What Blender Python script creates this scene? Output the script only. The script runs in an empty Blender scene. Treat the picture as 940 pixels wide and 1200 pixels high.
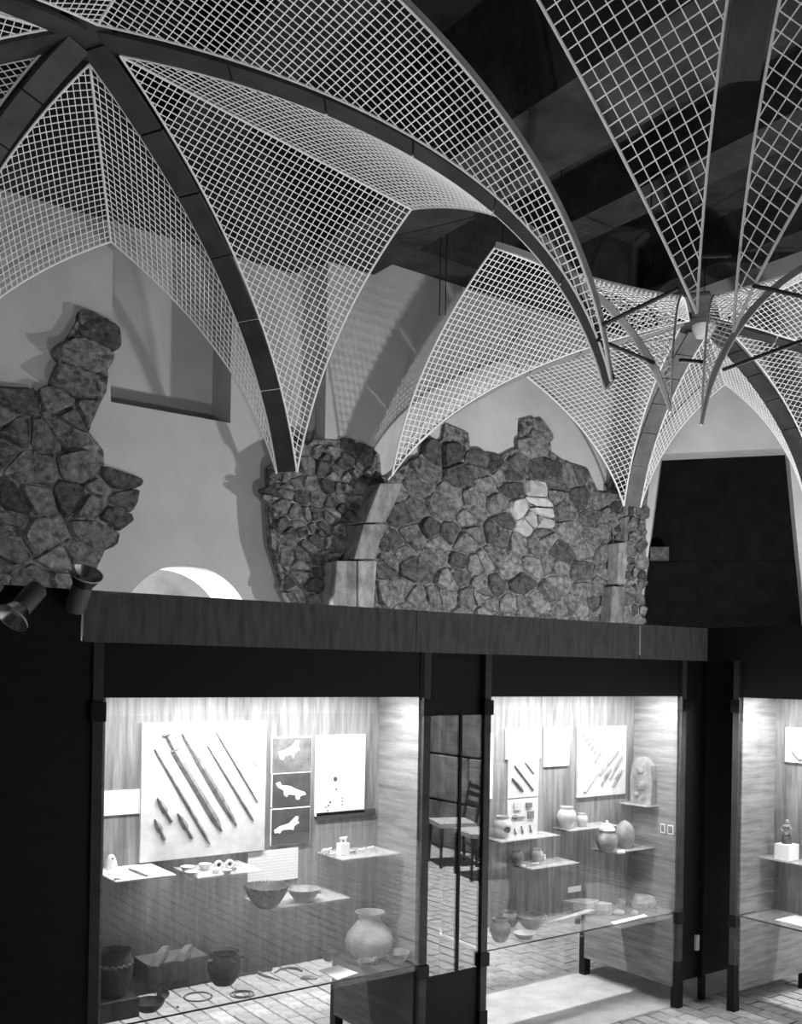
import bpy, math, random
from mathutils import Vector, Matrix
random.seed(7)
R = math.radians
scene = bpy.context.scene
COL = scene.collection

# ------------------------------------------------------------------ camera, world, lights, exposure
F_PX, CX, CY = 1148.0, 470.0, 785.5          # focal length and principal point, in pixels of the 940x1200 frame
TH, ROLL, EYE = R(54.0), R(0.98), 2.1
FWD = Vector((math.cos(TH), math.sin(TH), 0)); RGT = Vector((math.sin(TH), -math.cos(TH), 0)); UP = Vector((0, 0, 1))
cam_d = bpy.data.cameras.new('camera'); cam = bpy.data.objects.new('camera', cam_d); COL.objects.link(cam)
cam_d.sensor_fit = 'VERTICAL'; cam_d.sensor_height = 36.0; cam_d.lens = 36.0 * F_PX / 1200
cam_d.shift_y = (CY - 600) / 1200; cam_d.clip_start = 0.05
M3 = Matrix((RGT, UP, -FWD)).transposed() @ Matrix.Rotation(ROLL, 3, 'Z')
cam.matrix_world = Matrix.Translation((0, 0, EYE)) @ M3.to_4x4()
scene.camera = cam
w = bpy.data.worlds.new('world'); scene.world = w; w.use_nodes = True
w.node_tree.nodes['Background'].inputs[0].default_value = (1, 1, 1, 1)
w.node_tree.nodes['Background'].inputs[1].default_value = 0.012
vs = scene.view_settings
vs.view_transform = 'Standard'; vs.look = 'None'; vs.gamma = 1; vs.use_curve_mapping = False; vs.exposure = 0.0
scene.cycles.transparent_max_bounces = 24

def light(kind, name, loc, energy, target=None, size=0.1, size_y=None, spot=None, blend=0.5):
    d = bpy.data.lights.new(name, kind); d.energy = energy; d.color = (1, 1, 1)
    o = bpy.data.objects.new(name, d); COL.objects.link(o); o.location = loc
    if kind == 'AREA':
        d.shape = 'RECTANGLE'; d.size = size; d.size_y = size_y or size
    else:
        d.shadow_soft_size = size
    if kind == 'SPOT':
        d.spot_size = R(spot or 90); d.spot_blend = blend
    if target is not None:
        o.rotation_euler = (Vector(target) - Vector(loc)).to_track_quat('-Z', 'Y').to_euler()
    return o
# uplights standing on top of the showcases (their lamps are built further down)
UPLIGHTS = [((8.6, 5.6, 2.3), (8.4, 8.2, 5.6), 740, 165), ((1.27, 3.93, 2.50), (3.6, 8.2, 6.2), 230, 140), ((4.2, 5.5, 2.15), (4.4, 8.4, 5.6), 150, 150)]
for i, (p, t, e, s) in enumerate(UPLIGHTS):
    light('SPOT', 'uplight_beam', p, e, t, 0.1, spot=s, blend=0.6)
# added spot, out of view, to brighten the mirrored chairs by the stone pier
light('SPOT', 'added_chair_light', (5.6, 0.6, 5.2), 4600, (6.2, 0.4, 0), 0.06, spot=80, blend=0.6)
# low winter daylight entering the arched window from outside
light('AREA', 'window_daylight', (1.65, 11.3, 1.9), 900, (3.3, 9.75, 3.0), 0.7, 0.7)

# ------------------------------------------------------------------ pixel helpers (real places on real planes)
def ray(px, py):
    u, v = px - CX, CY - py
    c, s = math.cos(ROLL), math.sin(ROLL)
    return FWD + RGT * ((u * c - v * s) / F_PX) + UP * ((u * s + v * c) / F_PX)
def onY(px, py, Y): d = ray(px, py); t = Y / d.y; return Vector((d.x * t, Y, EYE + d.z * t))
def onX(px, py, X): d = ray(px, py); t = X / d.x; return Vector((X, d.y * t, EYE + d.z * t))
def onZ(px, py, Z): d = ray(px, py); t = (Z - EYE) / d.z; return Vector((d.x * t, d.y * t, Z))
def onP(px, py, o, n): d = ray(px, py); c = Vector((0, 0, EYE)); t = (Vector(o) - c).dot(n) / d.dot(n); return c + d * t
def K(x, y, z, Y=None):
    """first survey of the room (rough camera) to the final one; with Y the point is moved onto that wall plane."""
    c0, s0 = math.cos(R(56)), math.sin(R(56)); d, l, h = c0 * x + s0 * y, s0 * x - c0 * y, z - EYE
    u, v = 1198 * l / d, 1198 * h / d; a, b = math.cos(R(.9)), math.sin(R(.9)); u, v = u * a + v * b, -u * b + v * a
    px, py = 470 + u, 785 - v
    return onY(px, py, Y) if Y is not None else Vector((0, 0, EYE)) + ray(px, py) * (d * F_PX / 1198)
def depth(p): return (Vector(p) - Vector((0, 0, EYE))).dot(FWD)
def mpp(p): return depth(p) / F_PX                     # metres per pixel at a point

# ------------------------------------------------------------------ materials (all neutral greys: the photograph is black and white)
MATS = {}
def nodes(name):
    m = bpy.data.materials.new(name); m.use_nodes = True; MATS[name] = m
    nt = m.node_tree; return m, nt, nt.nodes['Principled BSDF']
def g(v): return (v, v, v, 1)
def mat(name, a, b=None, rough=0.7, scale=6, detail=6, bump=0.0, bscale=None, metal=0.0, stretch=(1, 1, 1), rnd=0.0, contrast=(0.35, 0.65), spec=0.3, coord='Object'):
    m, nt, bs = nodes(name); N, L = nt.nodes, nt.links
    bs.inputs['Roughness'].default_value = rough; bs.inputs['Metallic'].default_value = metal
    bs.inputs['Specular IOR Level'].default_value = spec
    if b is None and not bump and not rnd:
        bs.inputs['Base Color'].default_value = g(a); return m
    tc = N.new('ShaderNodeTexCoord'); mp = N.new('ShaderNodeMapping'); mp.inputs['Scale'].default_value = stretch
    L.new(tc.outputs[coord], mp.inputs[0])
    no = N.new('ShaderNodeTexNoise'); no.inputs['Scale'].default_value = scale; no.inputs['Detail'].default_value = detail
    no.inputs['Roughness'].default_value = 0.62; L.new(mp.outputs[0], no.inputs['Vector'])
    cr = N.new('ShaderNodeValToRGB'); e = cr.color_ramp.elements
    e[0].position, e[1].position = contrast; e[0].color = g(a); e[1].color = g(a if b is None else b)
    L.new(no.outputs['Fac'], cr.inputs[0]); out = cr.outputs[0]
    if rnd:
        oi = N.new('ShaderNodeObjectInfo'); mr = N.new('ShaderNodeMapRange')
        mr.inputs['To Min'].default_value = 1 - rnd; mr.inputs['To Max'].default_value = 1 + rnd
        L.new(oi.outputs['Random'], mr.inputs['Value'])
        mx = N.new('ShaderNodeVectorMath'); mx.operation = 'SCALE'
        L.new(out, mx.inputs[0]); L.new(mr.outputs[0], mx.inputs['Scale']); out = mx.outputs[0]
    L.new(out, bs.inputs['Base Color'])
    if bump:
        n2 = N.new('ShaderNodeTexNoise'); n2.inputs['Scale'].default_value = bscale or scale * 4; n2.inputs['Detail'].default_value = 8
        n2.inputs['Roughness'].default_value = 0.7
        L.new(mp.outputs[0], n2.inputs['Vector'])
        bp = N.new('ShaderNodeBump'); bp.inputs['Strength'].default_value = bump; bp.inputs['Distance'].default_value = 0.05 if bump > .8 else 0.03
        L.new(n2.outputs['Fac'], bp.inputs['Height']); L.new(bp.outputs[0], bs.inputs['Normal'])
    return m
def glass_mat(name, base, edge):
    m, nt, bs = nodes(name); N, L = nt.nodes, nt.links; N.remove(bs)
    tr = N.new('ShaderNodeBsdfTransparent'); tr.inputs[0].default_value = g(0.97)
    gl = N.new('ShaderNodeBsdfGlossy'); gl.inputs['Roughness'].default_value = 0.0; gl.inputs[0].default_value = g(1)
    lw = N.new('ShaderNodeLayerWeight'); lw.inputs[0].default_value = 0.5
    pw = N.new('ShaderNodeMath'); pw.operation = 'POWER'; pw.inputs[1].default_value = 4; L.new(lw.outputs['Facing'], pw.inputs[0])
    ma = N.new('ShaderNodeMath'); ma.operation = 'MULTIPLY_ADD'; ma.inputs[1].default_value = edge; ma.inputs[2].default_value = base
    L.new(pw.outputs[0], ma.inputs[0])
    mx = N.new('ShaderNodeMixShader'); L.new(ma.outputs[0], mx.inputs[0]); L.new(tr.outputs[0], mx.inputs[1]); L.new(gl.outputs[0], mx.inputs[2])
    L.new(mx.outputs[0], N['Material Output'].inputs[0]); return m
def emit_mat(name, v, strength):
    m, nt, bs = nodes(name); bs.inputs['Base Color'].default_value = g(v)
    bs.inputs['Emission Color'].default_value = g(1); bs.inputs['Emission Strength'].default_value = strength; return m
def text_mat(name, paper, ink, lines):
    m, nt, bs = nodes(name); N, L = nt.nodes, nt.links       # unreadable rows of small print
    tc = N.new('ShaderNodeTexCoord'); sp = N.new('ShaderNodeSeparateXYZ'); L.new(tc.outputs['Generated'], sp.inputs[0])
    mu = N.new('ShaderNodeMath'); mu.operation = 'MULTIPLY'; mu.inputs[1].default_value = lines; L.new(sp.outputs['Z'], mu.inputs[0])
    fr = N.new('ShaderNodeMath'); fr.operation = 'FRACT'; L.new(mu.outputs[0], fr.inputs[0])
    gt = N.new('ShaderNodeMath'); gt.operation = 'GREATER_THAN'; gt.inputs[1].default_value = 0.62; L.new(fr.outputs[0], gt.inputs[0])
    no = N.new('ShaderNodeTexNoise'); no.inputs['Scale'].default_value = 60; L.new(tc.outputs['Generated'], no.inputs['Vector'])
    g2 = N.new('ShaderNodeMath'); g2.operation = 'GREATER_THAN'; g2.inputs[1].default_value = 0.46; L.new(no.outputs['Fac'], g2.inputs[0])
    ml = N.new('ShaderNodeMath'); ml.operation = 'MULTIPLY'; L.new(gt.outputs[0], ml.inputs[0]); L.new(g2.outputs[0], ml.inputs[1])
    mx = N.new('ShaderNodeMix'); mx.data_type = 'RGBA'; mx.inputs[6].default_value = g(paper); mx.inputs[7].default_value = g(ink)
    L.new(ml.outputs[0], mx.inputs[0]); L.new(mx.outputs[2], bs.inputs['Base Color']); bs.inputs['Roughness'].default_value = 0.8; return m

mat('plaster', 0.38, 0.46, 0.9, 1.3, 8, 0.12, 40)
mat('plaster_dark', 0.20, 0.26, 0.9, 2.0, 8, 0.1, 30)
mat('stone', 0.03, 0.27, 0.95, 15, 10, 1.0, 22, rnd=0.55, contrast=(0.3, 0.72))
mat('stone_pale', 0.30, 0.46, 0.9, 9, 8, 0.4, 30, rnd=0.1)
mat('mortar', 0.035, 0.36, 0.95, 14, 10, 1.0, 26, contrast=(0.38, 0.68))
mat('dressed', 0.11, 0.30, 0.9, 7, 10, 0.6, 30, stretch=(1, 1, 0.6), rnd=0.3)
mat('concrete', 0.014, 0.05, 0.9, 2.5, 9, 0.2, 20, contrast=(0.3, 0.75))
mat('soot', 0.02, 0.04, 0.9, 2, 6)
mat('wire', 0.85, None, 0.5)
mat('bar', 0.66, 0.74, 0.5, 5)
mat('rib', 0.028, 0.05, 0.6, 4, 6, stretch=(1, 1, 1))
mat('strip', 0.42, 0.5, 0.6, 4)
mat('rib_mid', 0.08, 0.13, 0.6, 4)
mat('rib_lit', 0.20, 0.26, 0.6, 4, 6)  # lit copy of the rib colour: light painted into one rib
mat('black', 0.010, None, 0.55)
mat('black_wood', 0.008, 0.013, 0.6, 6, 6, stretch=(1, 1, 8))
mat('steel', 0.05, 0.08, 0.45, 8, 4, metal=0.0)
mat('fascia', 0.09, 0.21, 0.5, 5, 9, 0.05, 40, stretch=(6, 1, 1.2), contrast=(0.3, 0.7))
mat('veneer_v', 0.13, 0.30, 0.45, 4, 10, 0.04, 40, stretch=(9, 9, 0.7), contrast=(0.32, 0.68))
mat('veneer_h', 0.14, 0.31, 0.45, 4, 10, 0.04, 40, stretch=(0.8, 0.8, 8), contrast=(0.32, 0.68))
mat('dark_shaded_veneer', 0.04, 0.08, 0.5, 4, 10, stretch=(0.8, 0.8, 8))  # dark ledge wood; on the long showcase's skirts it paints in shade
mat('white_lining', 0.8, None, 0.8)
mat('card', 0.82, None, 0.8)
text_mat('print', 0.82, 0.66, 11)
mat('door_black', 0.004, 0.007, 0.9, 5, spec=0.05)
mat('linen', 0.52, 0.62, 0.9, 20, 6, 0.1, 120)
mat('photo_dark', 0.05, 0.09, 0.5, 12)
mat('photo_grey', 0.10, 0.22, 0.5, 12)
mat('figure', 0.7, 0.85, 0.7, 30)
mat('bronze', 0.10, 0.24, 0.55, 25, 6, 0.2, 60, metal=0.0)
mat('bronze_pale', 0.45, 0.6, 0.6, 25, 6, 0.2, 60)
mat('clay_dark', 0.05, 0.14, 0.6, 14, 8, 0.25, 50)
mat('clay_mid', 0.18, 0.36, 0.75, 12, 8, 0.25, 50)
mat('clay_pale', 0.40, 0.62, 0.8, 9, 8, 0.2, 50)
mat('bone', 0.62, 0.78, 0.7, 20, 6, 0.15, 60)
mat('slab_stone', 0.34, 0.55, 0.9, 16, 8, 0.6, 40)
mat('brick', 0.40, 0.62, 0.9, 14, 8, 0.35, 50, rnd=0.18)
mat('joint', 0.07, 0.12, 0.95, 18, 8, 0.5, 60)
mat('cement', 0.46, 0.62, 0.9, 5, 10, 0.3, 60)
mat('lamp_shell', 0.16, 0.2, 0.35, 8)
mat('reflector', 0.7, None, 0.2, metal=1.0)
mat('chair_wood', 0.03, 0.06, 0.4, 6, stretch=(1, 1, 4))
mat('cushion', 0.4, 0.5, 0.9, 30)
glass_mat('glass', 0.032, 0.5)
m_, nt_, bs_ = nodes('shelf_glass'); bs_.inputs['Base Color'].default_value = g(.75); bs_.inputs['Alpha'].default_value = .38; bs_.inputs['Roughness'].default_value = .2
glass_mat('door_glass', 0.13, 0.5)
m_, nt_, bs_ = nodes('floor_glass'); bs_.inputs['Base Color'].default_value = g(.6); bs_.inputs['Alpha'].default_value = .13; bs_.inputs['Roughness'].default_value = .03
emit_mat('tube', 0.9, 6.0)
emit_mat('daylight', 0.5, 0.22)

# ------------------------------------------------------------------ mesh builder
def plan(v): return Vector((v.x, v.y, 0))
class MB:
    def __init__(s): s.v, s.f = [], []
    def add(s, vs_, fs_):
        n = len(s.v); s.v += [Vector(p) for p in vs_]; s.f += [[i + n for i in f] for f in fs_]; return s
    def box(s, x0, x1, y0, y1, z0, z1):
        p = [(x, y, z) for z in (z0, z1) for y in (y0, y1) for x in (x0, x1)]
        return s.add(p, [(0, 2, 3, 1), (4, 5, 7, 6), (0, 1, 5, 4), (2, 6, 7, 3), (0, 4, 6, 2), (1, 3, 7, 5)])
    def obox(s, c, ax, ay, az, hx, hy, hz):
        c, ax, ay, az = map(Vector, (c, ax, ay, az))
        p = [c + ax * (i * hx) + ay * (j * hy) + az * (k * hz) for k in (-1, 1) for j in (-1, 1) for i in (-1, 1)]
        return s.add(p, [(0, 2, 3, 1), (4, 5, 7, 6), (0, 1, 5, 4), (2, 6, 7, 3), (0, 4, 6, 2), (1, 3, 7, 5)])
    def tube(s, path, r, n=4, cap=True, up=Vector((0.13, 0.21, 0.97))):
        path = [Vector(p) for p in path]; rings = []
        for i, p in enumerate(path):
            t = (path[min(i + 1, len(path) - 1)] - path[max(i - 1, 0)])
            if t.length < 1e-9: t = Vector((0, 0, 1))
            t.normalize(); a = t.cross(up)
            if a.length < 1e-3: a = t.cross(Vector((1, 0, 0)))
            a.normalize(); b = a.cross(t); rr = r[i] if isinstance(r, (list, tuple)) else r
            rings.append([p + (a * math.cos(q) + b * math.sin(q)) * rr for q in [2 * math.pi * (k + .5) / n for k in range(n)]])
        vs_ = [v for q in rings for v in q]; fs_ = []
        for i in range(len(path) - 1):
            for k in range(n):
                k2 = (k + 1) % n; fs_.append((i * n + k, i * n + k2, (i + 1) * n + k2, (i + 1) * n + k))
        if cap: fs_ += [tuple(range(n))[::-1], tuple((len(path) - 1) * n + k for k in range(n))]
        return s.add(vs_, fs_)
    def lathe(s, prof, c=(0, 0, 0), n=28, wob=0.0):
        c = Vector(c); vs_, fs_ = [], []
        for i, (r, z) in enumerate(prof):
            for k in range(n):
                a = 2 * math.pi * k / n; q = r * (1 + wob * math.sin(2 * a + i * .3))
                vs_.append(c + Vector((q * math.cos(a), q * math.sin(a), z)))
        for i in range(len(prof) - 1):
            for k in range(n):
                k2 = (k + 1) % n; fs_.append((i * n + k, i * n + k2, (i + 1) * n + k2, (i + 1) * n + k))
        if prof[0][0] > 1e-6: fs_.append(tuple(range(n))[::-1])
        if prof[-1][0] > 1e-6: fs_.append(tuple((len(prof) - 1) * n + k for k in range(n)))
        return s.add(vs_, fs_)
    def prism(s, pts, off):                              # planar polygon extruded by a vector
        n = len(pts); pts = [Vector(p) for p in pts]; off = Vector(off)
        return s.add(pts + [p + off for p in pts], [tuple(range(n))[::-1], tuple(range(n, 2 * n))] + [(i, (i + 1) % n, n + (i + 1) % n, n + i) for i in range(n)])
    def build(s, name, m, parent=None, origin=None, smooth=False):
        o0 = Vector(origin) if origin is not None else (parent['_w'] if parent is not None and False else Vector((0, 0, 0)))
        if parent is not None:
            inv = WORLD[parent.name].inverted(); vv = [inv @ p for p in s.v] if parent.name in WORLD else s.v
        else:
            vv = [p - o0 for p in s.v]
        me = bpy.data.meshes.new(name); me.from_pydata([tuple(p) for p in vv], [], s.f); me.update()
        import bmesh
        bm = bmesh.new(); bm.from_mesh(me); bmesh.ops.recalc_face_normals(bm, faces=bm.faces); bm.to_mesh(me); bm.free()
        me.materials.append(MATS[m])
        if smooth:
            for p in me.polygons: p.use_smooth = True
            try: me.set_sharp_from_angle(angle=R(40))
            except Exception: pass
        o = bpy.data.objects.new(name, me); COL.objects.link(o)
        if parent is not None: o.parent = parent; WORLD[o.name] = WORLD[parent.name]
        else: o.location = o0; WORLD[o.name] = Matrix.Translation(o0)
        return o
WORLD = {}                                               # world matrix of each object, kept here (no depsgraph updates needed)
def tag(o, label=None, cat=None, group=None, kind=None):
    if label: o['label'] = label
    if cat: o['category'] = cat
    if group: o['group'] = group
    if kind: o['kind'] = kind
    return o
def thing(name, label, cat, loc, rotz=0, group=None):
    o = bpy.data.objects.new(name, None); COL.objects.link(o); o.empty_display_size = 0.1
    o.location = loc; o.rotation_euler = (0, 0, rotz)
    WORLD[o.name] = Matrix.Translation(loc) @ Matrix.Rotation(rotz, 4, 'Z')
    return tag(o, label, cat, group)
def struct(name, mb, m, label=None): return tag(mb.build(name, m), label, None, None, 'structure')
def centroid(mb):
    n = len(mb.v); x = sum(p.x for p in mb.v) / n; y = sum(p.y for p in mb.v) / n; return Vector((x, y, min(p.z for p in mb.v)))
def solo(name, label, cat, mb, m, group=None, smooth=False):
    return tag(mb.build(name, m, origin=centroid(mb), smooth=smooth), label, cat, group)

# ------------------------------------------------------------------ STRUCTURE: floor
FY = 3.95                                                # front plane of the two aligned showcases
CEIL = 7.75
fl = struct('floor', MB().box(-3.2, 13.2, -3.2, 11.2, -0.12, -0.02), 'joint', 'old brick paved floor with a smooth cement strip')
MB().box(-3.2, 13.2, FY + 0.04, 4.84, -0.02, 0.004).build('cement_strip', 'cement', fl)
# brick pavers laid lengthwise away from the showcases; the pieces that show in the photograph are single objects
bw, bl, bh = 0.118, 0.232, 0.026
def brick_mesh(j):
    rr = random.Random(j); a, b, e = bw / 2 - .005, bl / 2 - .005, .006
    top = [(sx * (a - e) + rr.uniform(-.003, .003), sy * (b - e) + rr.uniform(-.003, .003), rr.uniform(-.002, .002)) for sx, sy in ((-1, -1), (1, -1), (1, 1), (-1, 1))]
    mid = [(sx * a, sy * b, -e) for sx, sy in ((-1, -1), (1, -1), (1, 1), (-1, 1))]
    bot = [(x, y, -bh) for x, y, z in mid]
    me = bpy.data.meshes.new('brick')
    fs = [(8, 9, 10, 11)] + [(4 * k + i, 4 * k + (i + 1) % 4, 4 * k + 4 + (i + 1) % 4, 4 * k + 4 + i) for k in (0, 1) for i in range(4)]
    me.from_pydata(bot + mid + top, [], fs); me.materials.append(MATS['brick']); return me
BM = [brick_mesh(j) for j in range(6)]
singles, rest = [], []
for i in range(int(16.2 / bw)):
    x = -3.1 + (i + .5) * bw
    for j in range(-1, int(14.2 / bl)):
        y = -3.1 + (j + .5 + .5 * (i % 2)) * bl
        if FY + .04 + bl / 2 < y < 4.84 - bl / 2 or y > 10 or y < -3: continue
        near_back = y > 4.8 and ((1.5 < x < 3.4 and y < 6.4 and y > 5.66 - (x - 1.97) * .66) or (3.6 < x < 5.0 and y < 6.3))
        near_front = 4.4 < x < 5.5 and 3.55 < y < 4.05
        (singles if near_back or near_front else rest).append((x, y))
singles.sort(key=lambda p: abs(p[1] - 4.8) + .2 * abs(p[0] - 3)); rest += singles[300:]; singles = singles[:300]
for k, (x, y) in enumerate(singles):
    o = bpy.data.objects.new('brick', BM[k % 6]); COL.objects.link(o); o.parent = fl; o.location = (x, y, 0)
mb = MB()
for k, (x, y) in enumerate(rest):
    h = random.uniform(-.003, .001); mb.add([(x + sx * (bw / 2 - .005), y + sy * (bl / 2 - .005), z) for z in (-.02, h) for sx, sy in ((-1, -1), (1, -1), (1, 1), (-1, 1))],
           [(4, 5, 6, 7), (0, 1, 5, 4), (1, 2, 6, 5), (2, 3, 7, 6), (3, 0, 4, 7)])
tag(mb.build('brick_paving', 'brick', fl), kind='stuff')

# ------------------------------------------------------------------ STRUCTURE: walls behind the vault
WY, SY = 9.42, 9.20                                      # plastered wall, rubble wall of the far bay
# plastered wall with a deep rectangular niche and an arched window
n0 = onY(121, 468, WY); n1 = onY(270, 497, WY); nz = (n0.z + n1.z) / 2; nx0, nx1 = onY(131, 400, WY).x, n1.x
ntop = 6.75
ac = onY(222, 662, WY); arx, arz, arr = ac.x, ac.z, onY(293, 700, WY).x - ac.x + .04
sprz = arz - arr                                          # arched window: springing height
mb = MB()
def wallbox(x0, x1, z0, z1): mb.box(x0, x1, WY, WY + .7, z0, z1)
wallbox(-3.2, nx0, nz, ntop); wallbox(nx1, 7.0, nz, ntop); wallbox(-3.2, 7.0, ntop, 7.9)
wallbox(-3.2, arx - arr, 0, nz); wallbox(arx + arr, 7.0, 0, nz); wallbox(arx - arr, arx + arr, arz + .05, nz); wallbox(arx - arr, arx + arr, 0, 1.2)
for s in (-1, 1):                                        # spandrels over the arch
    pts = [(arx, WY, arz + .05)] + [(arx + s * arr * math.sin(a), WY, sprz + arr * math.cos(a)) for a in [k * math.pi / 2 / 12 for k in range(13)]] + [(arx + s * arr, WY, arz + .05)]
    mb.prism(pts, (0, .7, 0))
mb.box(nx0, nx1, WY + .46, WY + .7, nz, ntop)            # back of the niche
wb = struct('wall_back', mb, 'plaster', 'plastered wall with a niche and an arched window')
wi = struct('window_1', MB().box(arx - arr, arx + arr, WY + .62, WY + .66, 1.2, arz + .05), 'glass', 'arched window behind the showcases')
struct('added_wall_outside', MB().box(.5, 8.0, 12.4, 12.6, 0, 6.5), 'plaster_dark', 'added wall giving the window a grey view')  # added backdrop; its tone makes the grey seen through the pane
for zz in (2.0, 2.5): MB().box(arx - arr, arx + arr, WY + .58, WY + .61, zz, zz + .03).build('glazing_bar', 'steel', wi)
# wall of the far bay (behind rubble) and the polygonal end
G = plan(K(10.3, 9.8, 4.3)); H = plan(K(11.84, 7.93, 4.3)); gd = (H - G).normalized(); gn = Vector((gd.y, -gd.x, 0))
if gn.dot(Vector((1, 1, 0))) < 0: gn = -gn
struct('wall_bay', MB().box(5.6, 10.5, SY, SY + .21, 0, 7.9), 'plaster', 'pale plaster above the rubble wall of the far bay')
a0 = G - gd * .3; a1 = H + gd * .5
# end wall pierced by a tall trapezoid opening
def onE(px, py): return onP(px, py, G, gn)
q = [onE(775, 532), onE(924, 525), onE(944, 735), onE(749, 735)]
def ext(pa, pb, z): t = (z - pa.z) / (pb.z - pa.z); return pa.lerp(pb, t)
bl_, br_ = ext(q[0], q[3], 0), ext(q[1], q[2], 0)
zt = 7.9; off = gn * .55
mb = MB()
A0, A1 = Vector((a0.x, a0.y, 0)), Vector((a1.x, a1.y, 0))
mb.prism([A0, bl_, q[0], Vector((q[0].x, q[0].y, zt)), A0 + UP * zt], off)
mb.prism([br_, A1, A1 + UP * zt, Vector((q[1].x, q[1].y, zt)), q[1]], off)
mb.prism([q[0], q[1], Vector((q[1].x, q[1].y, zt)), Vector((q[0].x, q[0].y, zt))], off)
we = struct('wall_end', mb, 'plaster', 'plastered end wall with a tall tapering opening')
mb = MB(); bo = gn * .42
mb.prism([bl_ + bo - gd * .4, br_ + bo + gd * .4, q[1] + bo + gd * .3 + UP * .3, q[0] + bo - gd * .3 + UP * .3], gn * .1)
door = struct('door_1', mb, 'door_black', 'dark boarded opening in the end wall')
for k in range(1, 5):
    zz = .3 + k * .75; c = (bl_ + br_) / 2 + bo - gn * .01; c = Vector((c.x, c.y, zz))
    MB().obox(c, gd, gn, UP, 1.15, .012, .36).build('board', 'door_black', door)
pz = onE(773, 648); MB().obox(pz + gn * .12, gd, gn, UP, .12, .1, .085).build('stone', 'stone', we)
struct('wall_right', MB().box(12.2, 12.8, -3.2, 8.4, 0, 7.9), 'plaster')
struct('wall_left', MB().box(-3.4, -2.8, -3.2, 10.9, 0, 7.9), 'plaster_dark')
struct('wall_front', MB().box(-3.2, 12.8, -3.6, -3.0, 0, 7.9), 'plaster_dark')
# ceiling of dark concrete beams
bq = onY(425, 350, WY); bX1, bZ = bq.x, max(bq.z + .06, 6.57); bX0 = onZ(585, 150, bZ).x
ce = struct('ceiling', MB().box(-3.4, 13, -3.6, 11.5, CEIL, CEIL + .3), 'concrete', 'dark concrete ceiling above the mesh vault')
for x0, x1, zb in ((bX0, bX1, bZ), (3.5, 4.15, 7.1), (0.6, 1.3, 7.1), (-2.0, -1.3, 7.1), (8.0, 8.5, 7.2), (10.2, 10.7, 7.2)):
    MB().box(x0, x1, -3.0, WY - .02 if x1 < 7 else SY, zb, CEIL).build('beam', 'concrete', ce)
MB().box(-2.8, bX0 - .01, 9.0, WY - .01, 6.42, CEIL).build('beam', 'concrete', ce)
MB().box(bX1 + .01, 12.2, 8.7, SY - .01, 6.75, CEIL).build('beam', 'concrete', ce)

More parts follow.
